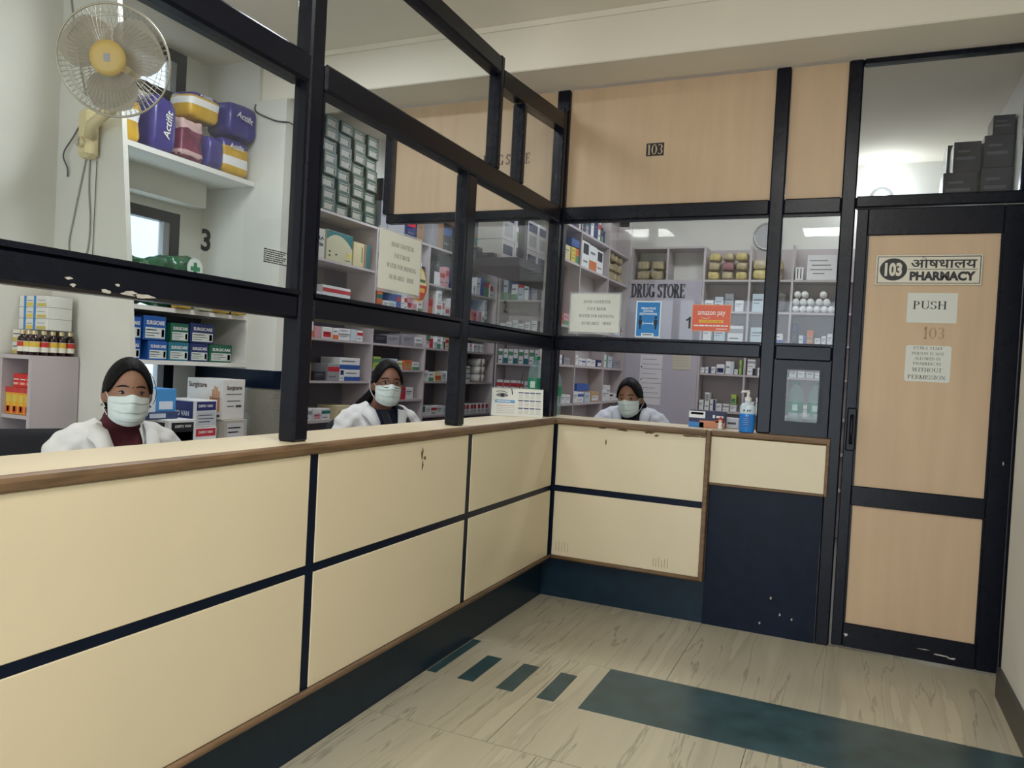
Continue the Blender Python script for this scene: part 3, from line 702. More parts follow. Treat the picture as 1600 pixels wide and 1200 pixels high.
# ------------------------------------------------------------------ cartons
ORD = ['first', 'second', 'third', 'fourth', 'fifth', 'sixth', 'seventh', 'eighth', 'ninth', 'tenth', 'eleventh', 'twelfth', 'thirteenth', 'fourteenth', 'fifteenth', 'sixteenth', 'seventeenth', 'eighteenth', 'nineteenth', 'twentieth']+['number %d' % k for k in range(21, 60)]
def carton(name, label, loc, rz, w, d, h, m, prints=(), cat='carton', group=None, texts=(), side=(), b=.0025):
    """front at local y=0 facing -y. prints: (x0,z0,x1,z1,material) as fractions of the front; side: same on the local -x face"""
    o = MB().bbox(-w/2, w/2, 0, d, 0, h, b).build(name, m, None, loc=loc, rz=rz, label=label, cat=cat, group=group)
    for (x0, z0, x1, z1, pm) in prints:
        MB().box(-w/2+x0*w, -w/2+x1*w, -.0009, -.0001, z0*h, z1*h).build('printed_panel', pm, o)
    for (y0, z0, y1, z1, pm) in side:
        MB().box(-w/2-.0009, -w/2-.0001, d*(1-y1), d*(1-y0), z0*h, z1*h).build('printed_panel', pm, o)
    for (tx, cx_, cz_, tw, th, tm) in texts:
        letters(tx, -w/2+cx_*w, cz_*h, w=tw*w, h=th*h, parent=o, m=tm, y=-.0014, bold=.03)
    return o
WH, OW = col(226, 226, 224), col(214, 210, 200)
PAL = dict(white=(222, 223, 224), cream=(214, 200, 160), grey=(150, 150, 156), brown=(150, 118, 92), orange=(206, 112, 62), yellow=(214, 190, 80), green=(84, 140, 100),
           lime=(170, 186, 84), blue=(52, 88, 160), navy=(36, 44, 92), red=(188, 46, 56), teal=(38, 108, 112), pink=(206, 150, 160), pale=(190, 204, 212), black=(44, 44, 54), tan=(186, 152, 112))
def P(n): return col(*PAL[n])
def style(c, s, rr):
    """-> (prints, words)"""
    t = col(110, 112, 122)
    if s == 'plain': return [], ''
    if s == 'lines': return [(.1, .62, .8, .7, t), (.1, .45, .6, .5, t)], ' with printed lines'
    if s.startswith('band_'): return [(0, .55, 1, .82, P(s[5:])), (.12, .2, .7, .28, t)], ' with %s band' % s[5:]
    if s.startswith('foot_'): return [(0, 0, 1, .38, P(s[5:])), (.1, .65, .75, .74, t)], ' with %s foot' % s[5:]
    if s.startswith('end_'): return [(.62, 0, 1, 1, P(s[4:])), (.08, .5, .5, .6, t)], ' with %s end' % s[4:]
    if s.startswith('sq_'): return [(.15, .52, .85, .92, P(s[3:])), (.2, .2, .75, .26, t)], ' with %s square' % s[3:]
    if s.startswith('lab_'): return [(.1, .12, .9, .6, P(s[4:])), (.16, .4, .7, .46, t)], ' with %s label' % s[4:]
    return [], ''
def boxrow(fr, bay, rown, z, items, D=.16):
    """fr: ('L', x) faces +x, coordinate y | ('F', y) faces -y, coordinate x. items: (c0, c1, h, colour, style[, z offset])"""
    cnt = {}; multi = bay in MULTI
    for it in items:
        c0, c1, h_, c, s = it[:5]; dz = it[5] if len(it) > 5 else 0
        bay_ = [q for q in BAYS[fr] if q[0] < (c0+c1)/2 < q[1]]
        if not bay_: continue
        c0, c1 = max(c0, bay_[0][0]+.012), min(c1, bay_[0][1]-.012)
        over = [q for q in bay_[0][2] if q > z+.05]
        if over: h_ = min(h_, min(over)-.021-z-dz)
        if h_ < .02 or c1-c0 < .03: continue
        bi = BAYS[fr].index(bay_[0]); i = cnt[bi] = cnt.get(bi, -1)+1
        bn = bay+(' '+MULTI[bay][bi] if multi else '')
        rr = random.Random(int(c0*1000)+int(z*100))
        pr, wd = style(c, s, rr)
        w_ = c1-c0-.004; dpt = min(D, .115 if fr[1] == -.42 else D)*rr.uniform(.85, 1.0); inset = rr.uniform(.008, .02)
        loc = (fr[1]-inset, (c0+c1)/2, z+.0008+dz) if fr[0] == 'L' else ((c0+c1)/2, fr[1]+inset, z+.0008+dz)
        carton('medicine_carton', '%s medicine carton%s, %s on %s shelf, %s' % (c, wd, ORD[i], rown, bn), loc, R90 if fr[0] == 'L' else 0, w_, dpt, h_, P(c), pr, cat='carton', group='cartons, '+bay)
MULTI = {'rear corner rack': ['left bay', 'middle bay', 'right bay'], 'inner rack': ['near bay', 'middle bay', 'end bay'], 'far wall rack': ['first bay', 'second bay', 'third bay', 'last bay']}
def rnd(c0, c1, hmin, hmax, seed, cols=('white', 'white', 'white', 'pale', 'grey', 'pink', 'blue', 'red', 'green', 'cream', 'orange'), wmin=.05, wmax=.11, gap=.15, stack=.35):
    rr = random.Random(seed); x = c0; out = []
    while True:
        w_ = rr.uniform(wmin, wmax)
        if x+w_ > c1: break
        if rr.random() < gap: x += rr.uniform(.02, .06); continue
        h_ = rr.uniform(hmin, hmax); c = rr.choice(cols)
        s = rr.choice(['lines', 'lines', 'band_red', 'band_blue', 'foot_green', 'end_navy', 'sq_red', 'plain', 'band_teal'])
        if c in s: s = 'lines'
        out.append((x, x+w_, h_, c, s))
        if rr.random() < stack: out.append((x+.002, x+w_-.002, h_*.8, rr.choice(cols), 'lines', h_+.001))
        x += w_+.003
    return out
L_ = ('L', LX); b1 = 'left rack near bay'
boxrow(L_, b1, 'second', .88, [(.10, .22, .09, 'white', 'lab_red'), (.23, .35, .09, 'white', 'band_grey'), (.36, .46, .088, 'white', 'lab_pink'), (.465, .57, .088, 'white', 'band_teal'), (.65, .85, .105, 'cream', 'lab_tan')], .2)
boxrow(L_, b1, 'third', 1.18, [(.10, .21, .11, 'grey', 'plain'), (.22, .32, .125, 'brown', 'plain'), (.36, .50, .07, 'black', 'lines'), (.51, .655, .13, 'grey', 'band_red'), (.66, .72, .09, 'white', 'sq_navy'), (.725, .935, .088, 'white', 'foot_blue'), (.665, .935, .09, 'white', 'foot_blue', .0925)], .2)
boxrow(L_, b1, 'fourth', 1.5, [(.10, .22, .1, 'white', 'lines'), (.23, .325, .12, 'white', 'foot_orange'), (.34, .41, .085, 'pink', 'plain'), (.42, .54, .085, 'white', 'lab_red'), (.55, .625, .085, 'white', 'foot_orange'), (.63, .78, .045, 'white', 'lines'), (.632, .778, .042, 'white', 'lines', .046), (.79, .865, .09, 'pale', 'plain'), (.87, .95, .085, 'white', 'band_red')], .15)
boxrow(L_, b1, 'fifth', 1.79, [(.10, .2, .07, 'grey', 'lines'), (.22, .3, .10, 'grey', 'lines'), (.31, .40, .05, 'white', 'plain'), (.41, .76, .11, 'white', 'band_red'), (.78, 1.0, .03, 'tan', 'plain')], .2)
a = carton('cutter_carton', 'pale carton lettered ANULA CUTTER on the high left shelf beside the tall post', (LX-.01, .30, 2.0908), R90, .21, .2, .215, col(196, 196, 186), texts=[('ANULA', .55, .68, .75, .12, INK), ('CUTTER', .55, .45, .75, .11, INK)])
a = carton('arch_carton', 'cream carton with teal arched top on the high left shelf', (LX-.01, .585, 2.0908), R90, .325, .2, .225, col(196, 190, 160))
m = MB(); pts = [(-.16, .223), (-.16, .15)]+[(-.16+.32*i/14, .15+.055*math.sin(PI*.9*(i/14)**.8)-.05*(i/14)**3) for i in range(1, 15)]+[(.16, .223)]
m.prism(pts, -.0012, -.0003).build('teal_arch', P('teal'), a)
for x, z in ((-.13, .06), (-.13, .03), (-.05, .045)): rect(a, x, z, x+.02, z+.012, INK, -.0012)
rect(a, .07, .02, .14, .025, INK, -.0012); rect(a, .09, .04, .14, .08, P('yellow'), -.0012)
carton('cream_carton', 'cream and teal carton at the far end of the high left shelf', (LX-.01, .875, 2.0908), R90, .22, .2, .19, col(204, 192, 150), [(.62, 0, .78, 1, P('brown')), (.78, 0, 1, 1, P('teal')), (.5, .2, .54, .85, INK)])
b2 = 'left rack second bay'
boxrow(L_, b2, 'third', 1.02, [(1.2, 1.3, .09, 'white', 'lines'), (1.34, 1.45, .08, 'pale', 'lines'), (1.52, 1.645, .11, 'red', 'lines'), (1.65, 1.785, .105, 'white', 'lines')])
boxrow(L_, b2, 'fourth', 1.285, [(1.12, 1.235, .1, 'lime', 'band_green'), (1.24, 1.365, .07, 'white', 'lines'), (1.37, 1.48, .09, 'pale', 'lines'), (1.50, 1.58, .075, 'white', 'band_lime'), (1.6, 1.73, .085, 'orange', 'lab_tan'), (1.74, 1.86, .075, 'white', 'foot_green')])
boxrow(L_, b2, 'fifth', 1.5, [(1.12, 1.3, .07, 'black', 'lines'), (1.31, 1.51, .08, 'grey', 'lines'), (1.55, 1.75, .1, 'grey', 'lines'), (1.77, 1.9, .085, 'white', 'foot_grey')])
boxrow(L_, b2, 'sixth', 1.8, rnd(1.12, 1.9, .06, .15, 5))
boxrow(L_, b2, 'seventh', 2.1, rnd(1.12, 1.9, .10, .2, 6, ('black', 'grey', 'navy', 'teal', 'white')))
b3 = 'left rack third bay'
boxrow(L_, b3, 'second', .86, [(1.95, 2.0, .09, 'teal', 'foot_white'), (2.005, 2.11, .09, 'white', 'lines'), (2.12, 2.235, .085, 'white', 'band_red'), (2.24, 2.35, .09, 'white', 'lines'), (2.36, 2.47, .08, 'pale', 'lines')])
boxrow(L_, b3, 'third', 1.185, [(1.95, 2.035, .1, 'white', 'lines'), (2.04, 2.14, .09, 'white', 'foot_green'), (2.145, 2.29, .09, 'cream', 'lab_orange'), (2.3, 2.38, .085, 'pale', 'lines'), (2.4, 2.5, .1, 'white', 'lines')])
boxrow(L_, b3, 'fourth', 1.5, rnd(1.97, 2.58, .06, .12, 8))
boxrow(L_, b3, 'fifth', 1.8, rnd(1.97, 2.58, .08, .16, 9))
boxrow(L_, b3, 'sixth', 2.1, rnd(1.97, 2.58, .1, .24, 10, ('navy', 'black', 'grey', 'pink', 'white')))
b4 = 'left rack last bay'
boxrow(L_, b4, 'second', .85, [(2.66+.088*k, 2.742+.088*k, .10, 'white', 'sq_red') for k in range(8)])
boxrow(L_, b4, 'third', 1.18, [(2.66, 2.9, .032, 'white', ('lines', 'foot_green', 'band_blue')[k % 3], .0335*k) for k in range(5)])
boxrow(L_, b4, 'fourth', 1.5, [(2.66+.09*k, 2.74+.09*k, .085, 'white', 'sq_pink' if k < 3 else 'lines') for k in range(6)])
boxrow(L_, b4, 'fifth', 1.8, rnd(2.66, 3.4, .06, .15, 11)); boxrow(L_, b4, 'sixth', 2.1, rnd(2.66, 3.4, .08, .2, 12))
TOPC = ('black', 'grey', 'navy', 'black', 'brown', 'grey', 'pale')
for q, (a_, b_, sd_) in enumerate(((1.12, 1.9, 31), (1.96, 2.6, 32), (2.66, 3.4, 33))):
    boxrow(L_, ('left rack second bay', 'left rack third bay', 'left rack last bay')[q], 'topmost', 2.4505, rnd(a_, b_, .16, .34, sd_, TOPC, .1, .2, .05, .8), .24)
# rolls of gauze stacked in the last bay
for k in range(6):
    a, z = divmod(k, 3)
    MB().tube([(0, 0, 0), (-.14, 0, 0)], .042, 14).build('gauze_roll', mat('gauze', (218, 216, 208), .9, var=.08, scale=60), None, loc=(LX-.02, 3.13+a*.09, 1.2235+z*.0845), label='white gauze roll, %s from bottom, %s column, last bay of the left rack' % (ORD[z], ('near', 'far')[a]), cat='roll', group='gauze rolls on the left rack')
F_ = ('F', 3.45); b5 = 'rear corner rack'
boxrow(F_, b5, 'third', 1.06, [(-2.02+.083*k, -1.945+.083*k, .155, 'white', 'band_red' if k < 4 else 'lines') for k in range(5)]+[(-1.5, -1.4, .12, 'pale', 'lines'), (-1.35, -1.2, .1, 'white', 'band_blue')])
boxrow(F_, b5, 'fourth', 1.4, [(-2.02+.062*k, -1.965+.062*k, .16, 'white', 'foot_teal' if k % 2 else 'band_green') for k in range(8)]+[(-1.45, -1.3, .1, 'cream', 'lines')])
boxrow(F_, b5, 'fifth', 1.75, [(-2.02+.075*k, -1.95+.075*k, .09+.02*(k % 3), 'white', 'lines') for k in range(6)]+[(-1.45+.1*k, -1.37+.1*k, .12, 'pale', 'band_green') for k in range(6)])
boxrow(F_, b5, 'sixth', 2.1, rnd(-2.0, -.7, .1, .28, 14, ('white', 'pale', 'blue', 'grey')))
G_ = ('L', -.42); b6 = 'inner rack'
boxrow(G_, b6, 'third', 1.1, [(1.08, 1.15, .075, 'lime', 'end_black'), (1.155, 1.21, .075, 'white', 'end_black'), (1.22, 1.33, .07, 'white', 'lines'), (1.34, 1.44, .065, 'white', 'lines'), (1.51, 1.62, .09, 'white', 'lines'), (1.63, 1.78, .085, 'white', 'band_blue'), (1.79, 1.94, .08, 'pale', 'lines'), (1.6, 1.92, .06, 'blue', 'plain', .091), (1.97, 2.19, .085, 'tan', 'lab_white'), (2.28, 2.4, .1, 'white', 'lines'), (2.41, 2.52, .14, 'white', 'lines'), (2.53, 2.64, .07, 'white', 'band_black'), (2.66, 2.82, .06, 'white', 'lines')], .1)
boxrow(G_, b6, 'fourth', 1.4, [(1.08, 1.16, .07, 'white', 'end_navy'), (1.165, 1.24, .07, 'white', 'end_navy'), (1.26, 1.4, .05, 'grey', 'lines'), (1.5, 1.58, .08, 'white', 'lines'), (1.585, 1.67, .06, 'white', 'lines'), (1.69, 1.79, .05, 'white', 'band_blue'), (1.8, 1.92, .06, 'white', 'lines'), (1.93, 2.06, .055, 'white', 'lines'), (2.08, 2.2, .06, 'navy', 'lab_white'), (2.28, 2.4, .11, 'white', 'end_green'), (2.41, 2.54, .1, 'pale', 'lines'), (2.6, 2.8, .08, 'grey', 'lines')], .1)
boxrow(G_, b6, 'fifth', 1.7, rnd(1.1, 2.82, .06, .14, 15, stack=.15), .1)
boxrow(G_, b6, 'sixth', 2.19, [(1.09, 1.28, .11, 'cream', 'lines'), (1.3, 1.465, .058, 'yellow', 'end_green'), (1.3, 1.465, .058, 'yellow', 'end_orange', .059), (1.28, 1.465, .06, 'blue', 'lines', .119), (1.53, 1.72, .205, 'white', 'sq_black'), (1.725, 1.915, .20, 'white', 'foot_orange'), (1.92, 2.11, .195, 'white', 'sq_black')], .11)
boxrow(G_, b6, 'top', 2.46, rnd(1.1, 2.2, .1, .22, 17, ('black', 'white', 'navy', 'grey', 'white'), stack=.1), .1)
H_ = ('F', 2.9); b7 = 'far wall rack'
boxrow(H_, b7, 'third', 1.06, [(.30, .345, .09, 'white', 'lines'), (.35, .395, .16, 'white', 'sq_grey'), (.40, .45, .10, 'white', 'end_navy'), (.455, .51, .065, 'white', 'lines'), (.515, .575, .065, 'white', 'band_grey'), (.58, .64, .066, 'white', 'lines'), (.585, .635, .09, 'lime', 'lab_green', .067), (.72, .79, .1, 'white', 'lines'), (.8, .9, .14, 'white', 'lines'), (.93, 1.0, .1, 'pale', 'lines'), (1.08, 1.16, .09, 'white', 'lines'), (1.18, 1.26, .1, 'white', 'lines'), (1.29, 1.38, .12, 'white', 'lines')], .12)
boxrow(H_, b7, 'second', .76, [(.3, .4, .12, 'white', 'lines'), (.56, .66, .2, 'white', 'lines'), (.8, .95, .15, 'white', 'lines')], .12)
boxrow(H_, b7, 'fourth', 1.4, [(.295, .335, .05, 'white', 'lines'), (.34, .39, .055, 'white', 'end_navy'), (.395, .435, .06, 'white', 'lines'), (.44, .515, .085, 'white', 'lab_navy'), (.52, .595, .115, 'white', 'end_pale'), (.6, .635, .045, 'white', 'lines'), (.64, .67, .13, 'lime', 'end_green'), (.71, .79, .06, 'white', 'end_black'), (.71, .78, .08, 'white', 'band_grey', .061), (.80, .9, .07, 'white', 'lines'), (1.07, 1.13, .05, 'white', 'sq_grey'), (1.14, 1.2, .055, 'white', 'lines'), (1.21, 1.27, .05, 'white', 'sq_grey'), (1.28, 1.34, .05, 'white', 'end_black'), (1.345, 1.4, .05, 'white', 'lines')], .12)
boxrow(H_, b7, 'fifth', 1.69, [(.30, .38, .16, 'white', 'lines'), (.4, .5, .12, 'pale', 'lines'), (.52, .66, .15, 'white', 'band_grey'), (.72, .86, .14, 'pale', 'lines'), (.9, 1.0, .09, 'white', 'foot_blue'), (1.07, 1.12, .1, 'black', 'lines'), (1.075, 1.115, .085, 'navy', 'lines', .101), (1.13, 1.19, .08, 'white', 'end_blue'), (1.195, 1.25, .125, 'orange', 'lab_tan'), (1.26, 1.31, .06, 'white', 'lines'), (1.315, 1.355, .08, 'white', 'lines'), (1.36, 1.405, .1, 'white', 'lines')], .12)
boxrow(H_, b7, 'sixth', 1.97, [(.30+.09*k, .38+.09*k, .1+.03*(k % 3), ('white', 'pale', 'grey')[k % 3], 'lines') for k in range(4)]+[(.72, .83, .16, 'pale', 'lines')], .12)
carton('handwritten_carton', 'large white handwritten carton on the top shelf above the cotton rolls', (1.285, 2.912, 2.256), 0, .24, .18, .215, col(222, 220, 220), [(.08, .76, .7, .79, GREY), (.15, .58, .8, .61, GREY), (.1, .40, .85, .43, GREY), (.2, .24, .6, .27, GREY)])
carton('medicine_carton', 'small white carton left of the handwritten carton on the top shelf', (1.105, 2.912, 2.256), 0, .065, .12, .11, WH, [(.2, .1, .35, .9, GREY), (.6, .1, .75, .9, GREY)])
k = 0
for z, xs_ in ((0, (1.09, 1.15, 1.205, 1.265, 1.325, 1.38)), (.064, (1.09, 1.15, 1.21, 1.28, 1.34)), (.128, (1.10, 1.16, 1.31))):
    for x in xs_:
        MB().tube([(0, 0, 0), (0, .12, 0)], [.029, .029], 14).build('cotton_roll', mat('cotton', (232, 232, 230), .95, var=.05, scale=50), None, loc=(x, 2.915, 1.97+.0305+z), label='white cotton roll, %s in the pile under the handwritten carton' % ORD[k], cat='roll', group='cotton rolls on the far rack'); k += 1

# ------------------------------------------------------------------ goods in the window niche
nr = thing('niche_shelves', 'three pale shelf boards set into the window niche', 'shelf')
MB().box(-2.548, -2.10, -1.452, -.302, 2.456, 2.486).build('shelf_board', WHITE, nr)
MB().box(-2.51, -2.10, -1.452, -.302, 1.572, 1.597).build('shelf_board', WHITE, nr)
MB().box(-2.51, -2.10, -1.452, -.302, 1.262, 1.287).build('shelf_board', WHITE, nr)
MB().box(-2.52, -2.505, -1.452, -.31, 1.262, 1.597).build('back_panel', mat('slate_board', (70, 74, 82), .6), nr)
MB().box(-2.505, -2.10, -.318, -.303, 1.288, 1.572).build('side_panel', WHITE, nr)
def surg(i, y0, y1, z, h, c, ex=''):
    w_ = y1-y0-.006; base = dict(blue=(22, 84, 160), navy=(24, 40, 96), green=(18, 92, 66), teal=(30, 110, 130))[c]
    o = carton('glove_carton', '%s surgical glove carton with white label, %s' % (c, ex), (-2.115, (y0+y1)/2, z), R90, w_, .22, h, col(*base),
               [(.08, .08, .95, .52, col(206, 212, 206)), (.80, .14, .92, .46, GREY), (.12, .40, .6, .44, GREY), (.12, .28, .7, .31, GREY), (.12, .17, .5, .20, GREY)],
               texts=[('SURGICARE', .52, .72, .8, .17, WH)], cat='carton', group='glove cartons in the niche')
    MB().box(-w_/2+.001, w_/2-.001, .001, .215, h, h+.002).build('lid_flap', col(14, 26, 60), o)
for k, (y0, y1, c, h_) in enumerate(((-1.27, -1.12, 'blue', .125), (-1.112, -.95, 'blue', .14), (-.92, -.78, 'green', .11), (-.773, -.58, 'navy', .12))):
    surg(k, y0, y1, 1.402, h_, c, '%s from left in the upper layer' % ORD[k])
for k, (y0, y1, c, h_) in enumerate(((-1.27, -1.12, 'blue', .11), (-1.075, -.935, 'blue', .11), (-.93, -.775, 'teal', .11), (-.77, -.62, 'navy', .11), (-.615, -.42, 'green', .11))):
    surg(k, y0, y1, 1.288, h_, c, '%s from left in the lower layer' % ORD[k])
def pillow(w, d, h, nu=12, nz=18, p=5.5, seed=0, wob=.006):
    """soft bag: superellipsoid, centred in x and y, resting on z=0"""
    rr = random.Random(seed); ph = [rr.uniform(0, 6.28) for _ in range(6)]; vs = []; fs = []; n = 40
    for j in range(nz+1):
        th = -PI/2+PI*j/nz; ct_ = abs(math.cos(th))**(2/p); st = math.copysign(abs(math.sin(th))**(2/p), math.sin(th))
        for i in range(n):
            a = 2*PI*i/n; cx_ = math.copysign(abs(math.cos(a))**(2/p), math.cos(a)); sx_ = math.copysign(abs(math.sin(a))**(2/p), math.sin(a))
            x, y, z = w/2*ct_*cx_, d/2*ct_*sx_, h/2*st
            q = wob*(math.sin(38*x+ph[0]+20*z)+math.sin(31*z+ph[1])+math.sin(44*y+ph[2]+25*x)+.7*math.sin(95*x-70*z+ph[3])+.6*math.sin(120*z+50*y+ph[4]))*.5
            k_ = 1+q/max(.04, math.sqrt(x*x+y*y+z*z))
            vs.append((x*k_, y*k_, h/2+z*k_*.98))
    for j in range(nz):
        for i in range(n): fs.append((j*n+i, j*n+(i+1) % n, (j+1)*n+(i+1) % n, (j+1)*n+i))
    return vs, fs
def bag(name, label, cat, loc, rz, w, d, h, mats, split=None, seed=0, wob=.006, rot=(0, 0), text=None, tm=None, group=None, trot=0, tpos=(0, .6), tw=.6):
    m = MB(); vs, fs = pillow(w, d, h, seed=seed, wob=wob); m.add(vs, fs, True)
    zmin = min(v[2] for v in vs); m.v = [(a, b, c-zmin) for a, b, c in m.v]
    if split:
        for k, f in enumerate(m.f):
            z = sum(m.v[i][2] for i in f)/len(f)/h
            for q, (lim, ix) in enumerate(split):
                if z < lim: m.mi[k] = ix; break
    Mx = Matrix.Rotation(rot[0], 4, 'X') @ Matrix.Rotation(rot[1], 4, 'Y')
    if any(rot):
        m.xf(Mx); z0 = min(v[2] for v in m.v); m.xf(Matrix.Translation((0, 0, -z0)))
    else: z0 = 0
    o = m.build(name, mats, None, loc=loc, rz=rz, label=label, cat=cat, group=group)
    if text:
        t = letters(text, 0, 0, w=tw*w, parent=o, m=tm or WH, bold=.015, y=0, rot=trot, slant=.15)
        for v in t.data.vertices:
            x, _, z = v.co; z2 = z+tpos[1]*h; x2 = x+tpos[0]*w
            k_ = max(0, 1-abs(2*x2/w)**5.5)*max(0, 1-abs(2*z2/h-1)**5.5)
            v.co = Matrix.Translation((0, 0, -z0 if any(rot) else 0)) @ Mx @ Vector((x2, -d/2*k_**(1/5.5)-.007, z2))
    return o
PURP, YELL = mat('purple_film', (58, 50, 124), .28, var=.2, scale=12, bump=.35), mat('yellow_film', (200, 158, 48), .28, var=.2, scale=14, bump=.35)
MAROON = mat('maroon_film', (112, 38, 70), .3, var=.55, scale=18, bump=.4)
gd = 'diaper packs on the niche shelf'
bag('diaper_pack', 'yellow diaper pack half behind the wall fan', 'pack', (-2.26, -1.24, 2.4865), R90, .22, .2, .25, [YELL, WH], [(.62, 0), (.74, 1), (2, 0)], 1, group=gd)
bag('diaper_pack', 'tall purple diaper pack with sideways lettering right of the fan', 'pack', (-2.24, -.995, 2.4865), R90, .18, .2, .33, [PURP], None, 2, group=gd, text='Actifit', trot=PI/2-.12, tpos=(.06, .52), tw=.9)
bag('diaper_pack', 'maroon and pink pack standing in the middle of the niche shelf', 'pack', (-2.22, -.80, 2.4865), R90, .18, .18, .25, [col(196, 164, 160), MAROON], [(.15, 1), (.25, 0), (.72, 1), (2, 0)], 3, wob=.012, group=gd)
bag('diaper_pack', 'small purple pack lying between the maroon and the yellow packs', 'pack', (-2.2, -.64, 2.4865), R90, .13, .2, .20, [PURP], None, 4, group=gd)
bag('diaper_pack', 'lower yellow and purple diaper pack at the right end of the niche shelf', 'pack', (-2.21, -.455, 2.4865), R90, .235, .2, .225, [YELL, PURP, WH], [(.38, 0), (.46, 2), (.68, 0), (2, 1)], 5, group=gd, text='Actifit', tpos=(-.05, .82), tw=.5)
bag('diaper_pack', 'upper purple diaper pack at the right end, lying on a yellow one', 'pack', (-2.2, -.43, 2.73), R90, .25, .22, .22, [PURP], None, 6, group=gd, text='Actifit', tpos=(0, .62), tw=.55, trot=-.15)
bag('diaper_pack', 'upper yellow diaper pack with purple top in the middle of the stack', 'pack', (-2.24, -.70, 2.76), R90, .25, .2, .17, [YELL, WH, PURP], [(.55, 0), (.68, 1), (.82, 0), (2, 2)], 7, group=gd, text='Actifit', tpos=(0, .92), tw=.4)
GRN = mat('green_film', (24, 92, 54), .16, var=.5, scale=26, bump=.4)
for k, (y, z, w_, h_, lab) in enumerate(((-1.30, 1.598, .20, .27, 'crumpled green wrapped bundle at the left of the niche'), (-1.06, 1.598, .19, .25, 'crumpled green wrapped bundle behind the cross pack'), (-.46, 1.598, .26, .14, 'low green wrapped bundle at the right of the niche'))):
    bag('green_bundle', lab, 'bundle', (-2.27, y, z), R90, w_, .28, h_, [GRN], None, 11+k, .02, group='green wrapped bundles')
bag('green_bundle', 'green pack with round white cross badge on the niche shelf', 'bundle', (-2.27, -.78, 1.598), R90, .24, .26, .33, [GRN], None, 19, .010, group='green wrapped bundles')
cb = bpy.data.objects[[o.name for o in bpy.data.objects if o.name.startswith('green_bundle')][-1]]
disc(cb, .035, .255, .062, .068, col(200, 214, 204), -.143, 'badge'); disc(cb, .035, .255, .054, .06, col(226, 232, 226), -.1435, 'badge_face')
rect(cb, .022, .217, .048, .293, col(30, 130, 80), -.1445, 'cross_bar'); rect(cb, -.001, .242, .071, .268, col(30, 130, 80), -.1447, 'cross_bar')
for k, y in enumerate((-.86, -.72, -.56, -.42)):
    bag('yellow_packet', 'small yellow packet on the shelf edge, %s from left under the green bundles' % ORD[k], 'packet', (-2.075+.02*(k % 2)-.02, y, 1.5975), R90, .1, .06, .045, [YELL if k != 1 else col(190, 186, 150)], None, 30+k, .006, group='yellow packets on the niche shelf')

# cartons on the side table below the niche
tb = thing('side_table', 'low table under the cartons by the window', 'table', (0, 0, 0))
MB().bbox(-2.5, -1.86, -1.40, -.42, .765, .80, .004).build('table_top', SHELF, tb)
for x in (-2.47, -1.9):
    for y in (-1.37, -.46): MB().box(x-.02, x+.02, y-.02, y+.02, 0, .765).build('leg', SHELF, tb)
gs = 'cartons on the side table'
def two(name, label, corner, wy, dx, z, h, base, fp, sp, texts=(), stexts=()):
    """front faces +x, second printed face is -y; corner=(x,y) is the near right corner"""
    o = carton(name, label, (corner[0], corner[1]+wy/2, z), R90, wy, dx, h, base, fp, side=sp, texts=texts, group=gs)
    for (tx, cy_, cz_, tw, th, tm) in stexts:
        t = letters(tx, 0, 0, w=tw*dx, h=th*h, parent=o, m=tm, bold=.03, y=0)
        for v in t.data.vertices: v.co = Vector((-wy/2-.0016, dx*(1-cy_)-v.co.x, cz_*h+v.co.z))
    return o
NV = col(38, 44, 104)
two('syringe_carton', 'white syringe carton with black label, front of the side table', (-1.9, -1.10), .19, .26, .8005, .155, WH, [(.12, .1, .95, .9, INK), (.16, .1, .9, .55, col(150, 152, 156))], [(.1, .5, .9, .9, INK)], texts=[('DISPO VAN', .55, .76, .6, .1, WH)])
two('syringe_carton', 'white syringe carton with red label at the bottom of the stack', (-1.95, -.87), .18, .27, .8005, .098, WH, [(.1, .45, .95, .92, P('red')), (.15, .1, .9, .4, WH)], [(0, .05, 1, .95, P('red'))], texts=[('DISPO VAN', .52, .7, .6, .16, WH)])
two('syringe_carton', 'white syringe carton with navy labels on the red-labelled one', (-1.95, -.87), .175, .27, .9, .16, WH, [(.1, .62, .95, .95, NV), (.1, .08, .95, .58, col(190, 194, 200)), (.2, .42, .8, .45, GREY), (.2, .3, .85, .33, GREY), (.2, .18, .7, .21, GREY)], [(.04, .2, .96, .95, NV)], texts=[('DISPO VAN', .48, .79, .62, .1, WH)], stexts=[('DISPO VAN', .55, .5, .6, .2, WH)])
two('glove_case', 'open cardboard carton under the large white glove carton', (-1.93, -.645), .19, .28, .8005, .135, col(176, 170, 158), [(.1, .2, .85, .85, col(196, 196, 196)), (.15, .6, .7, .66, GREY), (.15, .4, .6, .46, GREY)], [])
o = two('glove_case', 'large white glove carton with printed hand by the black band', (-1.95, -.65), .185, .30, .9365, .25, col(220, 216, 210), [(.15, .62, .85, .64, GREY), (.2, .45, .8, .47, GREY), (.2, .32, .5, .34, GREY), (.6, .3, .85, .36, GREY)], [], texts=[('Surgicare', .5, .78, .68, .13, col(90, 70, 60))], stexts=[('Surgicare', .3, .82, .5, .17, col(90, 70, 60))])
hand = MB()      # printed hand on the -y face
SKN = col(196, 140, 104)
for (a, b, c_, d) in ((.70, .20, .92, .52), (.70, .5, .745, .74), (.755, .5, .80, .82), (.81, .5, .855, .80), (.865, .5, .91, .70), (.64, .34, .705, .56)):
    hand.box(-.0925-.0012, -.0925-.0003, .30*(1-c_), .30*(1-a), b*.25, d*.25)
hand.build('printed_hand', SKN, o)
MB().box(-.0925-.0012, -.0925-.0003, .02, .27, .015, .03).build('line_of_print', GREY, o)
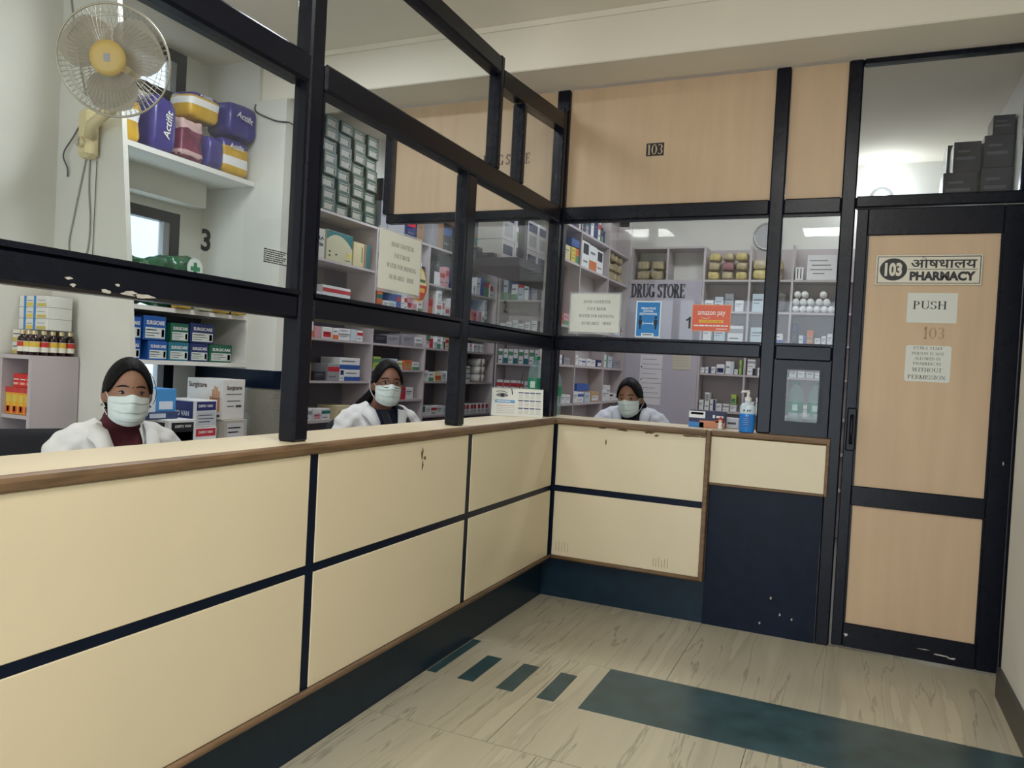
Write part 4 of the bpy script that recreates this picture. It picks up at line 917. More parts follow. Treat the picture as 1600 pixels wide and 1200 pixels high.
two('mask_carton', 'flat dark blue carton on the black-labelled one', (-1.97, -1.19), .22, .2, .9568, .04, col(44, 60, 100), [(.1, .2, .6, .8, col(190, 200, 215))], [(.2, .2, .8, .8, col(190, 200, 215))])
two('mask_carton', 'light blue and white mask carton at the top left of the stack', (-1.99, -1.21), .24, .16, .9975, .13, col(74, 150, 214), [(0, .0, .4, 1, col(222, 230, 238)), (.12, .5, .3, .72, col(60, 140, 210)), (.5, .1, .9, .45, col(220, 230, 240))], [(0, 0, 1, 1, col(222, 230, 238))])

# ------------------------------------------------------------------ small rack by the fan pier
rk = rack('medicine_rack', 'small mauve rack of tonics and cartons at the left by the fan pier', (-2.085, -1.85, 0), 0, .23, .243, 1.29, [-.105, .105], [[.3, .55, .78, 1.0]], back=True)
MB().box(-.115, .115, -.004, .243, 1.2705, 1.29).build('top_board', SHELF, rk)
MB().box(.1145, .119, 0, .243, .02, 1.27).build('side_panel', SHELF, rk)
def tonic(loc, lab, k):
    t = MB().lathe([(.020, 0), (.022, .004), (.022, .078), (.018, .088), (.010, .094), (.010, .10)], n=12).build('tonic_bottle', mat('brown_glass', (38, 14, 16), .12), None, loc=loc, label=lab, cat='bottle', group='brown tonic bottles')
    MB().lathe([(.0125, .0995), (.0125, .118)], n=12).build('cap', mat('gold_cap', (196, 180, 140), .35, metal=.4), t)
    MB().lathe([(.0226, .016), (.0226, .066)], n=12).build('label_wrap', col(226, 222, 206), t)
    MB().lathe([(.0229, .04), (.0229, .064)], n=12).build('label_band', col(214, 178, 62) if k % 3 else col(190, 50, 40), t)
for k, (x, y) in enumerate(((-2.075, -1.825), (-2.03, -1.825), (-1.99, -1.825), (-1.99, -1.78), (-1.99, -1.735), (-1.99, -1.69), (-1.99, -1.645))):
    tonic((x, y, 1.2905), 'brown tonic bottle with yellow label, %s along the rack top from left' % ORD[k], k)
def stripebox(name, label, x0, x1, y0, y1, z, h, grp):
    w_ = x1-x0
    return carton(name, label, ((x0+x1)/2, y0, z), 0, w_, y1-y0, h, col(214, 214, 208), [(.18, 0, .26, 1, col(66, 130, 190)), (.52, 0, .60, 1, col(66, 130, 190)), (.28, .08, .5, .4, P('yellow')), (.64, .08, .96, .36, col(196, 176, 90)), (.3, .55, .48, .6, GREY), (.66, .6, .9, .64, GREY)], group=grp, side=())
for k in range(2): carton('drop_carton', 'white carton with yellow print, %s, left of the tonic bottles' % ('lower', 'upper')[k], (-2.148, -1.80, 1.2905+k*.061), 0, .09, .16, .06, col(214, 212, 200), [(.05, .05, .95, .35, col(196, 176, 90)), (.1, .6, .8, .68, GREY)], group='drop cartons on the rack')
for k in range(3): stripebox('drop_carton', 'white carton with blue stripes, %s of the stack above the tonic bottles' % ('lowest', 'middle', 'topmost')[k], -2.196, -1.985, -1.77, -1.64, 1.4135+k*.0555, .0545, 'drop cartons on the rack')
for k in range(4):
    o = carton('juice_carton', 'yellow drink carton with red top, %s from left on the small rack' % ORD[k], (-2.157+k*.0475, -1.83, 1.0008), 0, .046, .1, .13, col(222, 160, 50), [(0, .80, 1, 1, col(196, 60, 60)), (.15, .45, .85, .72, col(210, 190, 80)), (.1, .05, .9, .3, col(206, 90, 40)), (.35, .1, .65, .42, col(230, 190, 60))], group='drink cartons')
for k in range(3):
    carton('red_carton', 'small red carton, %s from left on the yellow drink cartons' % ORD[k], (-2.110+k*.0485, -1.825, 1.1316), 0, .047, .09, .066, col(200, 44, 40), [(.1, .55, .9, .62, WH), (.1, .2, .8, .36, col(230, 170, 150))], group='red cartons')
for k in range(3):
    t = MB().lathe([(.025, 0), (.027, .01), (.027, .07), (.026, .085), (.024, .1)], n=14).build('jar', clear_plastic('jar_plastic', (120, 90, 70), .4) if k == 0 else bpy.data.materials['jar_plastic'], None, loc=(-2.146+k*.06, -1.80, .7808), label='small brown jar, %s from left on the lowest visible shelf of the small rack' % ORD[k], cat='jar', group='brown jars')
    MB().lathe([(.027, .1005), (.027, .118)], n=14).build('lid', INK, t)

# ------------------------------------------------------------------ green cartons on top of the left rack
gg = 'green cartons on top of the left rack'
DG, LB = mat('dark_green_card', (30, 66, 54), .55), col(158, 156, 146)
for k in range(2):
    carton('dressing_carton', 'tall green carton with white edge labels, %s layer beside the column' % ('lower', 'upper')[k], (LX-.02, .2, 2.4508+k*.27), R90, .24, .22, .265, mat('green_card', (28, 104, 74), .5), [(.1, .1, .22, .9, LB), (.5, .08, .75, .85, LB), (.85, .1, .95, .5, WH)], group=gg)
n_ = 0
for c_, (y0, y1) in enumerate(((.35, .52), (.53, .70), (.71, .88), (.89, 1.05))):
    z = 2.4508
    while z < 3.12:
        h_ = .088
        o = carton('dressing_carton', 'dark green dressing carton with pale label, row %s up in column %s' % (ORD[int((z-2.45)/.0885)], ORD[c_]), (LX-.01-.01*((n_*7) % 3), (y0+y1)/2+.004*((n_*5) % 3-1), z), R90, .155, .2, h_, DG, [(.12, .12, .86, .62, LB), (.15, .74, .8, .8, LB), (.74, .18, .82, .55, GREY)], group=gg)
        z += h_+.0006; n_ += 1

# ------------------------------------------------------------------ tall cartons on the loft shelf
for k, (y, z) in enumerate(((1.36, 0), (1.36, .25), (1.36, .5), (1.62, 0), (1.62, .25), (1.62, .5), (1.86, 0), (1.86, .25), (2.1, 0), (2.1, .25))):
    a = [(.08, .62, .92, .9, NV), (.15, .12, .85, .5, col(176, 180, 184))] if k % 2 else [(.05, .05, .95, .4, col(92, 150, 96)), (.08, .55, .9, .85, col(64, 66, 100))]
    carton('syringe_carton', 'white carton with %s print, %s layer, pile %s on the loft shelf' % (('green', 'navy')[k % 2], ('lower', 'middle', 'upper')[int(z/.25)], ('one', 'two', 'three', 'four')[(0, 0, 0, 1, 1, 1, 2, 2, 3, 3)[k]]), (-1.0, y, 2.1208+z), R90, .225, .22, .246, WH, a, group='cartons on the loft shelf')
for k in range(6):
    carton('medicine_carton', 'dark small carton, %s on the near end of the loft shelf' % ORD[k], (-.99, .68+k*.085, 2.1208), R90, .08, .12, .05+.03*(k % 3), P('black'), [(.1, .3, .9, .6, GREY)], group='dark cartons on the loft shelf')

# ------------------------------------------------------------------ wrapped cotton packs on the top far shelves
CP = [mat('cotton_pack_a', (196, 178, 112), .4, var=.3, scale=22), mat('cotton_pack_b', (176, 160, 124), .4, var=.3, scale=22), mat('cotton_pack_c', (150, 96, 100), .4, var=.3, scale=22)]
k = 0
for z in range(3):
    for x in range(3):
        bag('cotton_pack', 'yellowish cotton wool pack, %s of the pile on the far top shelf left' % ORD[k], 'pack', (.365+x*.122, 2.99, 2.2565+z*.086), 0, .10, .14, .07, [CP[2 if k == 4 else k % 2]], None, 50+k, .006, group='cotton packs on the far shelf'); k += 1
for z in range(2):
    for x in range(2):
        bag('cotton_pack', 'yellowish cotton wool pack, %s of the pile on the far top shelf right' % ORD[z*2+x], 'pack', (.77+x*.13, 2.99, 2.2565+z*.09), 0, .125, .14, .088, [CP[(z+x) % 2]], None, 70+k, .006, group='cotton packs on the far shelf'); k += 1
for z in range(3):
    for x in range(4):
        bag('cotton_pack', 'brownish cotton wool pack, %s of the pile on the inner rack end' % ORD[z*4+x], 'pack', (-.487, 2.325+x*.132, 2.193+z*.083), R90, .108, .075, .066, [CP[1]], None, 90+z*4+x, .008, group='cotton packs on the inner rack')
for k in range(4):
    bag('cotton_pack', 'brownish cotton wool pack, %s of the pile on the overhead shelf corner' % ORD[k], 'pack', (-.30+.14*(k % 2), 3.0, 2.2565+.094*(k//2)), 0, .115, .14, .084, [CP[1]], None, 140+k, .007, group='cotton packs on the overhead shelf')
bag('grey_packet', 'grey mottled packet beside the cotton rolls on the far rack', 'packet', (.93, 2.98, 1.9705), 0, .16, .12, .18, [mat('mottled_film', (96, 88, 88), .5, var=.6, scale=40)], None, 120, .006)
# wall clock
t = thing('wall_clock', 'round silver-rimmed wall clock high on the far wall', 'clock', (.80, 3.157, 2.68), 0)
m = MB().tube([(0, 0, 0), (0, -.03, 0)], .125, 32); m.build('case', GREYPL, t)
MB().ring((0, -.032, 0), .12, .010, n=36).build('rim', STEEL, t); disc(t, 0, 0, .112, .112, col(176, 176, 180), -.0325, 'dial')
rect(t, -.004, -.01, .004, .06, INK, -.0345, 'hour_hand'); MB().box(-.01, .08, -.036, -.0352, -.003, .003).build('minute_hand', INK, t)
# lamp on the far wall
t = thing('wall_lamp', 'round wall lamp high on the far wall seen over the door', 'light', (1.72, 3.159, 3.0), 0)
MB().tube([(0, 0, 0), (0, -.03, 0)], .085, 28).build('base', GREYPL, t); MB().ball((0, -.03, 0), (.065, .04, .065), 20, 10).build('glass_dome', mat('lamp_dome', (230, 235, 240), .4, emit=(225, 236, 255), estr=2.0), t)
pl = bpy.data.lights.new('wall_lamp_light', 'POINT'); pl.energy = 9; pl.color = (.85, .92, 1); pl.shadow_soft_size = .06
po = bpy.data.objects.new('wall_lamp_light', pl); C.objects.link(po); po.parent = t; po.location = (0, -.16, 0)
# dark wrapped cartons on a high shelf seen through the transom
hs = thing('high_shelf', 'high dark shelf on the store right wall seen over the door', 'shelf')
MB().box(2.02, 2.419, 1.2, 2.1, 2.50, 2.535).build('board', DK, hs)
for y in (1.3, 2.0): MB().prism([(2.419, 2.2), (2.419, 2.5), (2.1, 2.5)], y-.015, y+.015).build('bracket', DK, hs)
DP = mat('dark_film', (58, 54, 66), .2, var=.4, scale=12)
for k, (x, y, z, w_, h_) in enumerate(((2.13, 1.33, 2.536, .19, .2), (2.33, 1.33, 2.536, .17, .22), (2.16, 1.33, 2.738, .15, .19), (2.33, 1.33, 2.758, .16, .2), (2.35, 1.33, 2.96, .12, .12), (2.22, 1.6, 2.536, .3, .45))):
    carton('wrapped_carton', 'dark film-wrapped carton, %s of the pile over the door' % ORD[k], (x, y, z), 0, w_, .22, h_, DP, [(.1, .4, .8, .5, col(90, 88, 100)), (.15, .65, .6, .72, col(90, 88, 100))], group='wrapped cartons over the door')

# ------------------------------------------------------------------ wall fan
FX, FY, FZ = -1.357, -1.957, 2.563
fan = thing('wall_fan', 'beige wall fan with round wire cage on the white pier', 'fan', (-1.92, -1.602, 2.40), 0)
aim = (Vector((.35, -4.6, 1.9))-Vector((FX, FY, FZ))).normalized()
zax = aim; xax = Vector((0, 0, 1)).cross(zax).normalized(); yax = zax.cross(xax)
FM = Matrix((xax, yax, zax)).transposed().to_4x4(); FM.translation = Vector((FX, FY, FZ))-Vector(fan.location)
BEI = mat('beige_plastic', (214, 198, 150), .4); WIRE = mat('cage_wire', (176, 166, 146), .35, metal=.3); BLD = clear_plastic('fan_blade_plastic', (182, 172, 156), .3)
Rf = .226
def dome(r, s): return s*(.075*(1-(r/Rf)**2.2))
m = MB()
for s_, nm in ((1, 'front_guard'), (-1, 'rear_guard')):
    m = MB(); n_ = 64
    for i in range(n_):
        a = 2*PI*i/n_; r0 = .07 if s_ > 0 else .05
        pts = [(r*math.cos(a+(.10 if s_ > 0 else 0)*(Rf-r)/Rf), r*math.sin(a+(.10 if s_ > 0 else 0)*(Rf-r)/Rf), dome(r, s_)) for r in [r0+(Rf-r0)*j/4 for j in range(5)]]
        m.tube(pts, .0011, 4, cap=False)
    for r in (.07, .125, .185): m.ring((0, 0, dome(r, s_)), r, .0014, ax='z', n=40, m=4)
    m.xf(FM).build(nm, WIRE, fan)
MB().ring((0, 0, 0), Rf, .005, ax='z', n=56, m=8).xf(FM).build('guard_rim', WIRE, fan)
m = MB().lathe([(.0, .083), (.05, .082), (.068, .078), (.072, .07)], n=32); m.xf(FM).build('badge_plate', mat('gold_plastic', (206, 172, 92), .4), fan)
MB().box(-.012, .012, -.016, .016, .083, .085).xf(FM).build('badge', GREYPL, fan)
for k in range(3):
    m = MB(); a0 = 2*PI*k/3+.5; rows_ = []
    for j in range(7):
        r = .035+.172*j/6; half = .42+.52*math.sin(PI*min(1, (j+1.0)/7.0)); zz = .022
        rows_.append([(r*math.cos(a0+t*half), r*math.sin(a0+t*half), .02+zz*t) for t in (-1, -.6, -.2, .2, .6, 1)])
    vs = [p for r in rows_ for p in r]; fs = [(j*6+i, j*6+i+1, (j+1)*6+i+1, (j+1)*6+i) for j in range(6) for i in range(5)]
    top = len(vs); vs2 = vs+[(x, y, z-.003) for x, y, z in vs]
    m.add(vs2, fs+[tuple(top+i for i in f[::-1]) for f in fs], True); m.xf(FM).build('blade', BLD, fan)
MB().lathe([(.03, -.01), (.036, .0), (.036, .035), (.02, .05)], n=20).xf(FM).build('hub', BEI, fan)
MB().lathe([(.03, -.2), (.06, -.19), (.072, -.15), (.072, -.085), (.05, -.07)], n=24).xf(FM).build('motor_housing', BEI, fan)
back = FM @ Vector((0, 0, -.15)); fl_ = Vector((0, 0, 0))
MB().tube([back, back+Vector((-.03, .03, -.12)), Vector((.06, -.07, .02)), Vector((.03, -.05, -.03))], [.026, .024, .026, .03], 12).build('neck', BEI, fan)
m = MB().bbox(-.045, .045, -.075, 0, -.13, .11, .02); m.build('wall_mount', BEI, fan)
MB().tube([(0, -.074, -.06), (0, -.09, -.06)], .026, 20).build('speed_knob', BEI, fan)
MB().box(-.004, .004, -.094, -.0895, -.078, -.042).build('knob_grip', GREYPL, fan)
CB = mat('cable_grey', (150, 146, 136), .5); CD = mat('cable_dark', (70, 70, 74), .5)
def cable(name, label, pts, r, m):
    P_ = [Vector(p) for p in pts]; out = []
    for i in range(len(P_)-1):
        p0, p1, p2, p3 = P_[max(i-1, 0)], P_[i], P_[i+1], P_[min(i+2, len(P_)-1)]
        for k in range(6):
            t = k/6; out.append(.5*((2*p1)+(p2-p0)*t+(2*p0-5*p1+4*p2-p3)*t*t+(3*p1-p0-3*p2+p3)*t**3))
    out.append(P_[-1])
    return MB().tube(out, r, 6).build(name, m, None, label=label, cat='cable')
yc = -1.606
cable('fan_cable', 'pale looped cable hanging from the wall fan down the pier', [(-1.955, yc, 2.38), (-2.0, yc, 2.2), (-2.05, yc, 2.0), (-2.08, yc, 1.85), (-2.03, yc, 1.76), (-1.95, yc, 1.80), (-1.93, yc, 1.95), (-1.95, yc, 2.15), (-1.95, yc, 2.32)], .004, CB)
cable('pull_cord', 'thin dark cord hanging straight from the fan mount', [(-1.90, yc, 2.27), (-1.902, yc, 2.0), (-1.905, yc, 1.72)], .002, CD)
cable('wall_cable', 'short grey cable end sticking out left of the fan mount', [(-1.98, yc, 2.52), (-2.06, yc-.01, 2.4), (-2.12, yc-.02, 2.31), (-2.1, yc-.01, 2.24), (-2.11, yc, 2.2)], .004, CD)
cable('wall_cable', 'pale cables running up the pier to the ceiling', [(-2.0, yc, 2.6), (-2.08, yc, 2.85), (-2.16, yc, 3.2)], .004, CB)
cable('wall_cable', 'dark cable sagging along the niche wall to the beam', [(-2.54, -1.2, 2.92), (-2.5, -.9, 2.86), (-2.45, -.33, 2.90), (-2.3, -.315, 2.88), (-2.15, -.315, 2.95), (-2.115, -.312, 2.92)], .006, CD)
cable('wall_cable', 'thin dark cable running down the column face below the beam', [(-2.12, -.306, 3.0), (-2.11, -.306, 2.95), (-1.95, -.306, 2.88), (-1.80, -.306, 2.84), (-1.76, -.306, 2.7), (-1.76, -.306, 2.3)], .005, CD)

# ------------------------------------------------------------------ things on the counter
# desk calendar, a folded card tent
cal = thing('desk_calendar', 'white tent calendar with eye photograph on the counter corner', 'calendar', (-.20, -.135, 1.0735), math.radians(26))
tl = math.atan2(.045, .14)
def panel_xf(): return Matrix.Translation((0, -.05, 0)) @ Matrix.Rotation(-tl, 4, 'X')
MB().box(-.15, .15, 0, .0015, 0, .168).xf(panel_xf()).build('front_card', PAPER, cal)
MB().box(-.15, .15, -.0015, 0, 0, .168).xf(Matrix.Translation((0, .05, 0)) @ Matrix.Rotation(tl, 4, 'X')).build('rear_card', PAPER, cal)
def calp(x0, x1, z0, z1, m_, nm='printed_panel', y=-.0008): MB().box(x0, x1, y, y+.0006, z0, z1).xf(panel_xf()).build(nm, m_, cal)
for k, z in enumerate((.14, .092, .046)):
    for j in range(4): calp(.005+.034*j, .034+.034*j, z, z+.006, NV)
    for j in range(4):
        for i in range(4): calp(.008+.034*j, .032+.034*j, z-.009-.007*i, z-.0065-.007*i, col(196, 170, 170) if i == 2 else col(178, 178, 184))
calp(-.13, -.015, .078, .095, col(86, 150, 196)); calp(-.12, -.04, .084, .089, WH, y=-.0014)
for k in range(5): calp(-.12, -.015+.0, .06-.011*k, .063-.011*k, col(180, 174, 176) if k else col(210, 120, 110))
eye = []
for k in range(17): a = PI*k/16; eye.append((-.09+.035*math.cos(a), .122+.014*math.sin(a)))
for k in range(1, 16): a = PI+PI*k/16; eye.append((-.09+.035*math.cos(a), .122+.009*math.sin(a)))
MB().prism(eye, -.0010, -.0003).xf(panel_xf()).build('printed_eye', col(120, 118, 120), cal)
MB().prism([(-.088+.011*math.cos(2*PI*k/16), .122+.011*math.sin(2*PI*k/16)) for k in range(16)], -.0016, -.0011).xf(panel_xf()).build('printed_iris', INK, cal)
MB().tube([panel_xf() @ Vector((-.125+.013*k, -.001, .140+.008*math.sin(PI*(k+1)/6))) for k in range(6)], .0014, 5).build('printed_brow', col(60, 58, 60), cal)
MB().tube([panel_xf() @ Vector((-.036, -.001, .165)), panel_xf() @ Vector((-.030, -.001, .13))], .0025, 5).build('printed_hair', INK, cal)
# sanitizer bottle
sb_ = thing('sanitizer_bottle', 'blue hand sanitizer bottle with white pump on the counter', 'bottle', (1.075, .02+.02, 1.0735), 0)
prof = [(.036, 0), (.040, .006), (.040, .105), (.036, .118)]
MB().lathe(prof, n=20, sy=.75).build('blue_body', mat('blue_gel', (34, 128, 214), .15, coat=.3), sb_)
MB().lathe([(.0395, .0985), (.0405, .1), (.0405, .138), (.03, .152), (.016, .158), (.015, .166)], n=20, sy=.75).build('clear_shoulder', col(206, 222, 234, .2), sb_)
MB().lathe([(.018, .1665), (.018, .185), (.008, .19), (.006, .205)], n=16).build('pump_collar', WH, sb_)
MB().tube([(0, 0, .20), (0, 0, .218)], .009, 12).build('pump_stem', WH, sb_); MB().tube([(.006, 0, .219), (-.03, -.01, .217), (-.036, -.012, .21)], [.008, .006, .004], 10).build('nozzle', WH, sb_)
MB().box(-.02, .02, -.0318, -.0306, .03, .085).build('label_panel', col(26, 96, 180), sb_)
for k in range(4): MB().box(-.014, .012, -.0326, -.0319, .04+.011*k, .043+.011*k).build('line_of_print', col(120, 180, 226), sb_)
for x in (-.014, .004, .016): MB().ball((x, -.0302, .117), (.004, .002, .005), 8, 6).build('printed_mark', INK, sb_)
# carton with pointing hand print beside it
o = carton('glucometer_carton', 'dark blue and orange device carton standing on the rear counter', (.845, .150, 1.0735), 0, .2, .06, .095, col(44, 48, 84), [(0, 0, .42, .30, col(60, 130, 200)), (.3, 0, 1, .42, col(196, 130, 96)), (.0, .55, .45, .95, col(226, 228, 232)), (.05, .75, .4, .88, INK), (.66, .6, .72, .78, WH), (.76, .62, .95, .74, WH), (.74, .34, .98, .5, P('red'))])
# tiny figurine
t = thing('figurine', 'tiny red and white toy figure on the counter in front of the device carton', 'figurine', (.925, .118, 1.0735), 0)
MB().lathe([(.012, 0), (.016, .006), (.010, .02), (.013, .032), (.008, .04)], n=12).build('body', WH, t); MB().ball((0, 0, .047), .011, 12, 8).build('head', col(226, 200, 150), t); MB().lathe([(.012, .052), (.008, .062), (.001, .07)], n=12).build('cap', P('red'), t)
carton('medicine_carton', 'small white carton on the counter between device carton and sanitizer', (.97, .24, 1.0735), 0, .075, .06, .06, col(200, 202, 208), [(.2, .4, .8, .6, GREY)])
# water bottles
def water(loc, label, big=1.0):
    t = thing('water_bottle', label, 'bottle', loc, 0, group='water bottles')
    s_ = big
    pr = [(.030, 0), (.036, .006), (.037, .02)]+[(.037-.0025*(k % 2), .03+.012*k) for k in range(6)]+[(.037, .105), (.037, .18), (.0355, .198), (.030, .217), (.020, .234), (.014, .242), (.0135, .25)]
    MB().lathe([(r*s_, z*s_) for r, z in pr], n=18).build('bottle_body', PET, t)
    MB().lathe([(.0155*s_, .2505*s_), (.0155*s_, .266*s_)], n=16).build('cap', mat('green_cap', (30, 120, 80), .35), t)
    MB().lathe([(.0376*s_, .108*s_), (.0376*s_, .165*s_)], n=18).build('label_wrap', mat('green_label', (46, 134, 100), .4), t)
    MB().box(-.012*s_, .012*s_, -.0392*s_, -.0382*s_, .12*s_, .15*s_).build('label_mark', col(200, 224, 210), t)
    return t
water((1.305, .20, 1.0735), 'clear water bottle with green label, left one behind the small hatch', 1.08)
water((1.405, .20, 1.0735), 'clear water bottle with green label, right one behind the small hatch', 1.08)
water((-.225, .20, 1.0735), 'large water bottle with green label behind the desk calendar', 1.35)
water((-.10, .22, 1.0735), 'water bottle half hidden behind the corner post', 1.1)
t = MB().tube([(0, 0, .0), (.01, 0, .12), (.035, .01, .26)], .003, 6).build('desk_cable', INK, None, loc=(-.27, .01, 1.074), label='thin black cable rising behind the desk calendar', cat='cable')

# ------------------------------------------------------------------ office chairs
def chair(label, loc, rz):
    t = thing('office_chair', label, 'chair', loc, rz, group='attendant chairs')
    BK = mat('black_fabric', (22, 22, 28), .8, var=.2, scale=60)
    m = MB(); rings = []
    for z, w_, dp in ((.56, .17, .022), (.60, .205, .026), (.72, .215, .028), (.86, .21, .026), (.98, .20, .022), (1.01, .165, .014)):
        rings.append([(w_*math.copysign(abs(math.cos(a))**.5, math.cos(a)), .24+.05*(z-.5)+dp*math.copysign(abs(math.sin(a))**.6, math.sin(a)), z) for a in [2*PI*i/20 for i in range(20)]])
    m.loft(rings).build('backrest', BK, t)
    MB().bbox(-.22, .22, -.22, .22, .40, .455, .03).build('seat', BK, t)
    MB().tube([(0, .2, .43), (0, .27, .46), (0, .255, .62)], .018, 8).build('back_support', INK, t)
    MB().tube([(0, 0, .06), (0, 0, .40)], .025, 10).build('gas_column', INK, t)
    for k in range(5):
        a = 2*PI*k/5; l = MB().tube([(0, 0, .09), (.25*math.cos(a), .25*math.sin(a), .065)], [.022, .014], 8).build('base_leg', INK, t)
        MB().ball((.25*math.cos(a), .25*math.sin(a), .03), .03, 10, 8).build('castor', INK, l)
    return t

# ------------------------------------------------------------------ attendants
def ell(cx_, cy_, z, rx, ry, n=24, p=2.2):
    return [(cx_+rx*math.copysign(abs(math.cos(a))**(2/p), math.cos(a)), cy_+ry*math.copysign(abs(math.sin(a))**(2/p), math.sin(a)), z) for a in [2*PI*i/n for i in range(n)]]
def remesh(m, name, voxel, mats, smooth_it=4):
    me = m.mesh(name+'_raw', mats); o = bpy.data.objects.new(name+'_raw', me); C.objects.link(o)
    r = o.modifiers.new('r', 'REMESH'); r.mode = 'VOXEL'; r.voxel_size = voxel; r.use_smooth_shade = True
    s_ = o.modifiers.new('s', 'SMOOTH'); s_.iterations = smooth_it; s_.factor = .5
    dg = bpy.context.evaluated_depsgraph_get(); out = bpy.data.meshes.new_from_object(o.evaluated_get(dg)); out.name = name
    bpy.data.objects.remove(o); bpy.data.meshes.remove(me); return out
def ease_edges(bm, it):
    """even out the cut edges of an open mesh"""
    bm.verts.ensure_lookup_table()
    nb = {}
    for e in bm.edges:
        if e.is_boundary:
            a, b = e.verts; nb.setdefault(a, []).append(b); nb.setdefault(b, []).append(a)
    for _ in range(it):
        new = {v: v.co*.4+sum((q.co for q in ns), Vector())/len(ns)*.6 for v, ns in nb.items() if len(ns) == 2}
        for v, c_ in new.items(): v.co = c_
def torso(m, g, lean_=0.0):
    R_ = [(.46, .175, .135), (.56, .165, .125), (.68, .15, .11), (.80, .158, .115), (.88, .165, .112), (.93, .160, .10), (.965, .145, .085), (.992, .125, .07), (1.012, .085, .06)]
    m.loft([ell(0, .02-lean_*(z-.45), z, rx+g, ry+g) for z, rx, ry in R_])
    for s_ in (-1, 1): m.tube([(s_*.02, .022, .985), (s_*.09, .02, .972), (s_*.15, .018, .945), (s_*.19, .014, .915)], [.048+g, .046+g, .046+g, .046+g], 14)
def arms(m, g, hands=True):
    for s_ in (-1, 1):
        m.tube([(s_*.14, .018, .93), (s_*.188, .012, .912), (s_*.212, .0, .86), (s_*.235, -.03, .80), (s_*.245, -.06, .71), (s_*.225, -.14, .70), (s_*.18, -.24, .735), (s_*.145, -.32, .765)],
               [.045+g, .05+g, .049+g, .046+g, .042+g, .040+g, .034+g, .026+g], 14)
        if hands:
            px_, py_, pz_ = s_*.14, -.345, .77
            m.tube([(s_*.145, -.315, .765), (px_, py_, pz_), (s_*.13, -.405, .765)], [.026, .034, .03], 12)
            for k, (off, ln) in enumerate(((-.026, .062), (-.009, .074), (.009, .07), (.025, .055))):
                x = s_*.13+off; m.tube([(x, -.395, .767), (x, -.405-ln*.5, .768), (x, -.405-ln*.8, .758), (x, -.405-ln*.95, .745)], [.0095, .009, .0085, .007], 8)
            x = px_-s_*.028; m.tube([(x+s_*.01, -.345, .765), (x-s_*.02, -.375, .76), (x-s_*.026, -.405, .752)], [.012, .0105, .008], 8)
def face_pt(x, z):
    """front surface of the head (local y, negative is forward)"""
    t = max(0, -z/.115); rx = .071*(1-.30*t**1.6); k = max(0, 1-(x/rx)**2-(z/.116)**2)
    return -.088*math.sqrt(k)
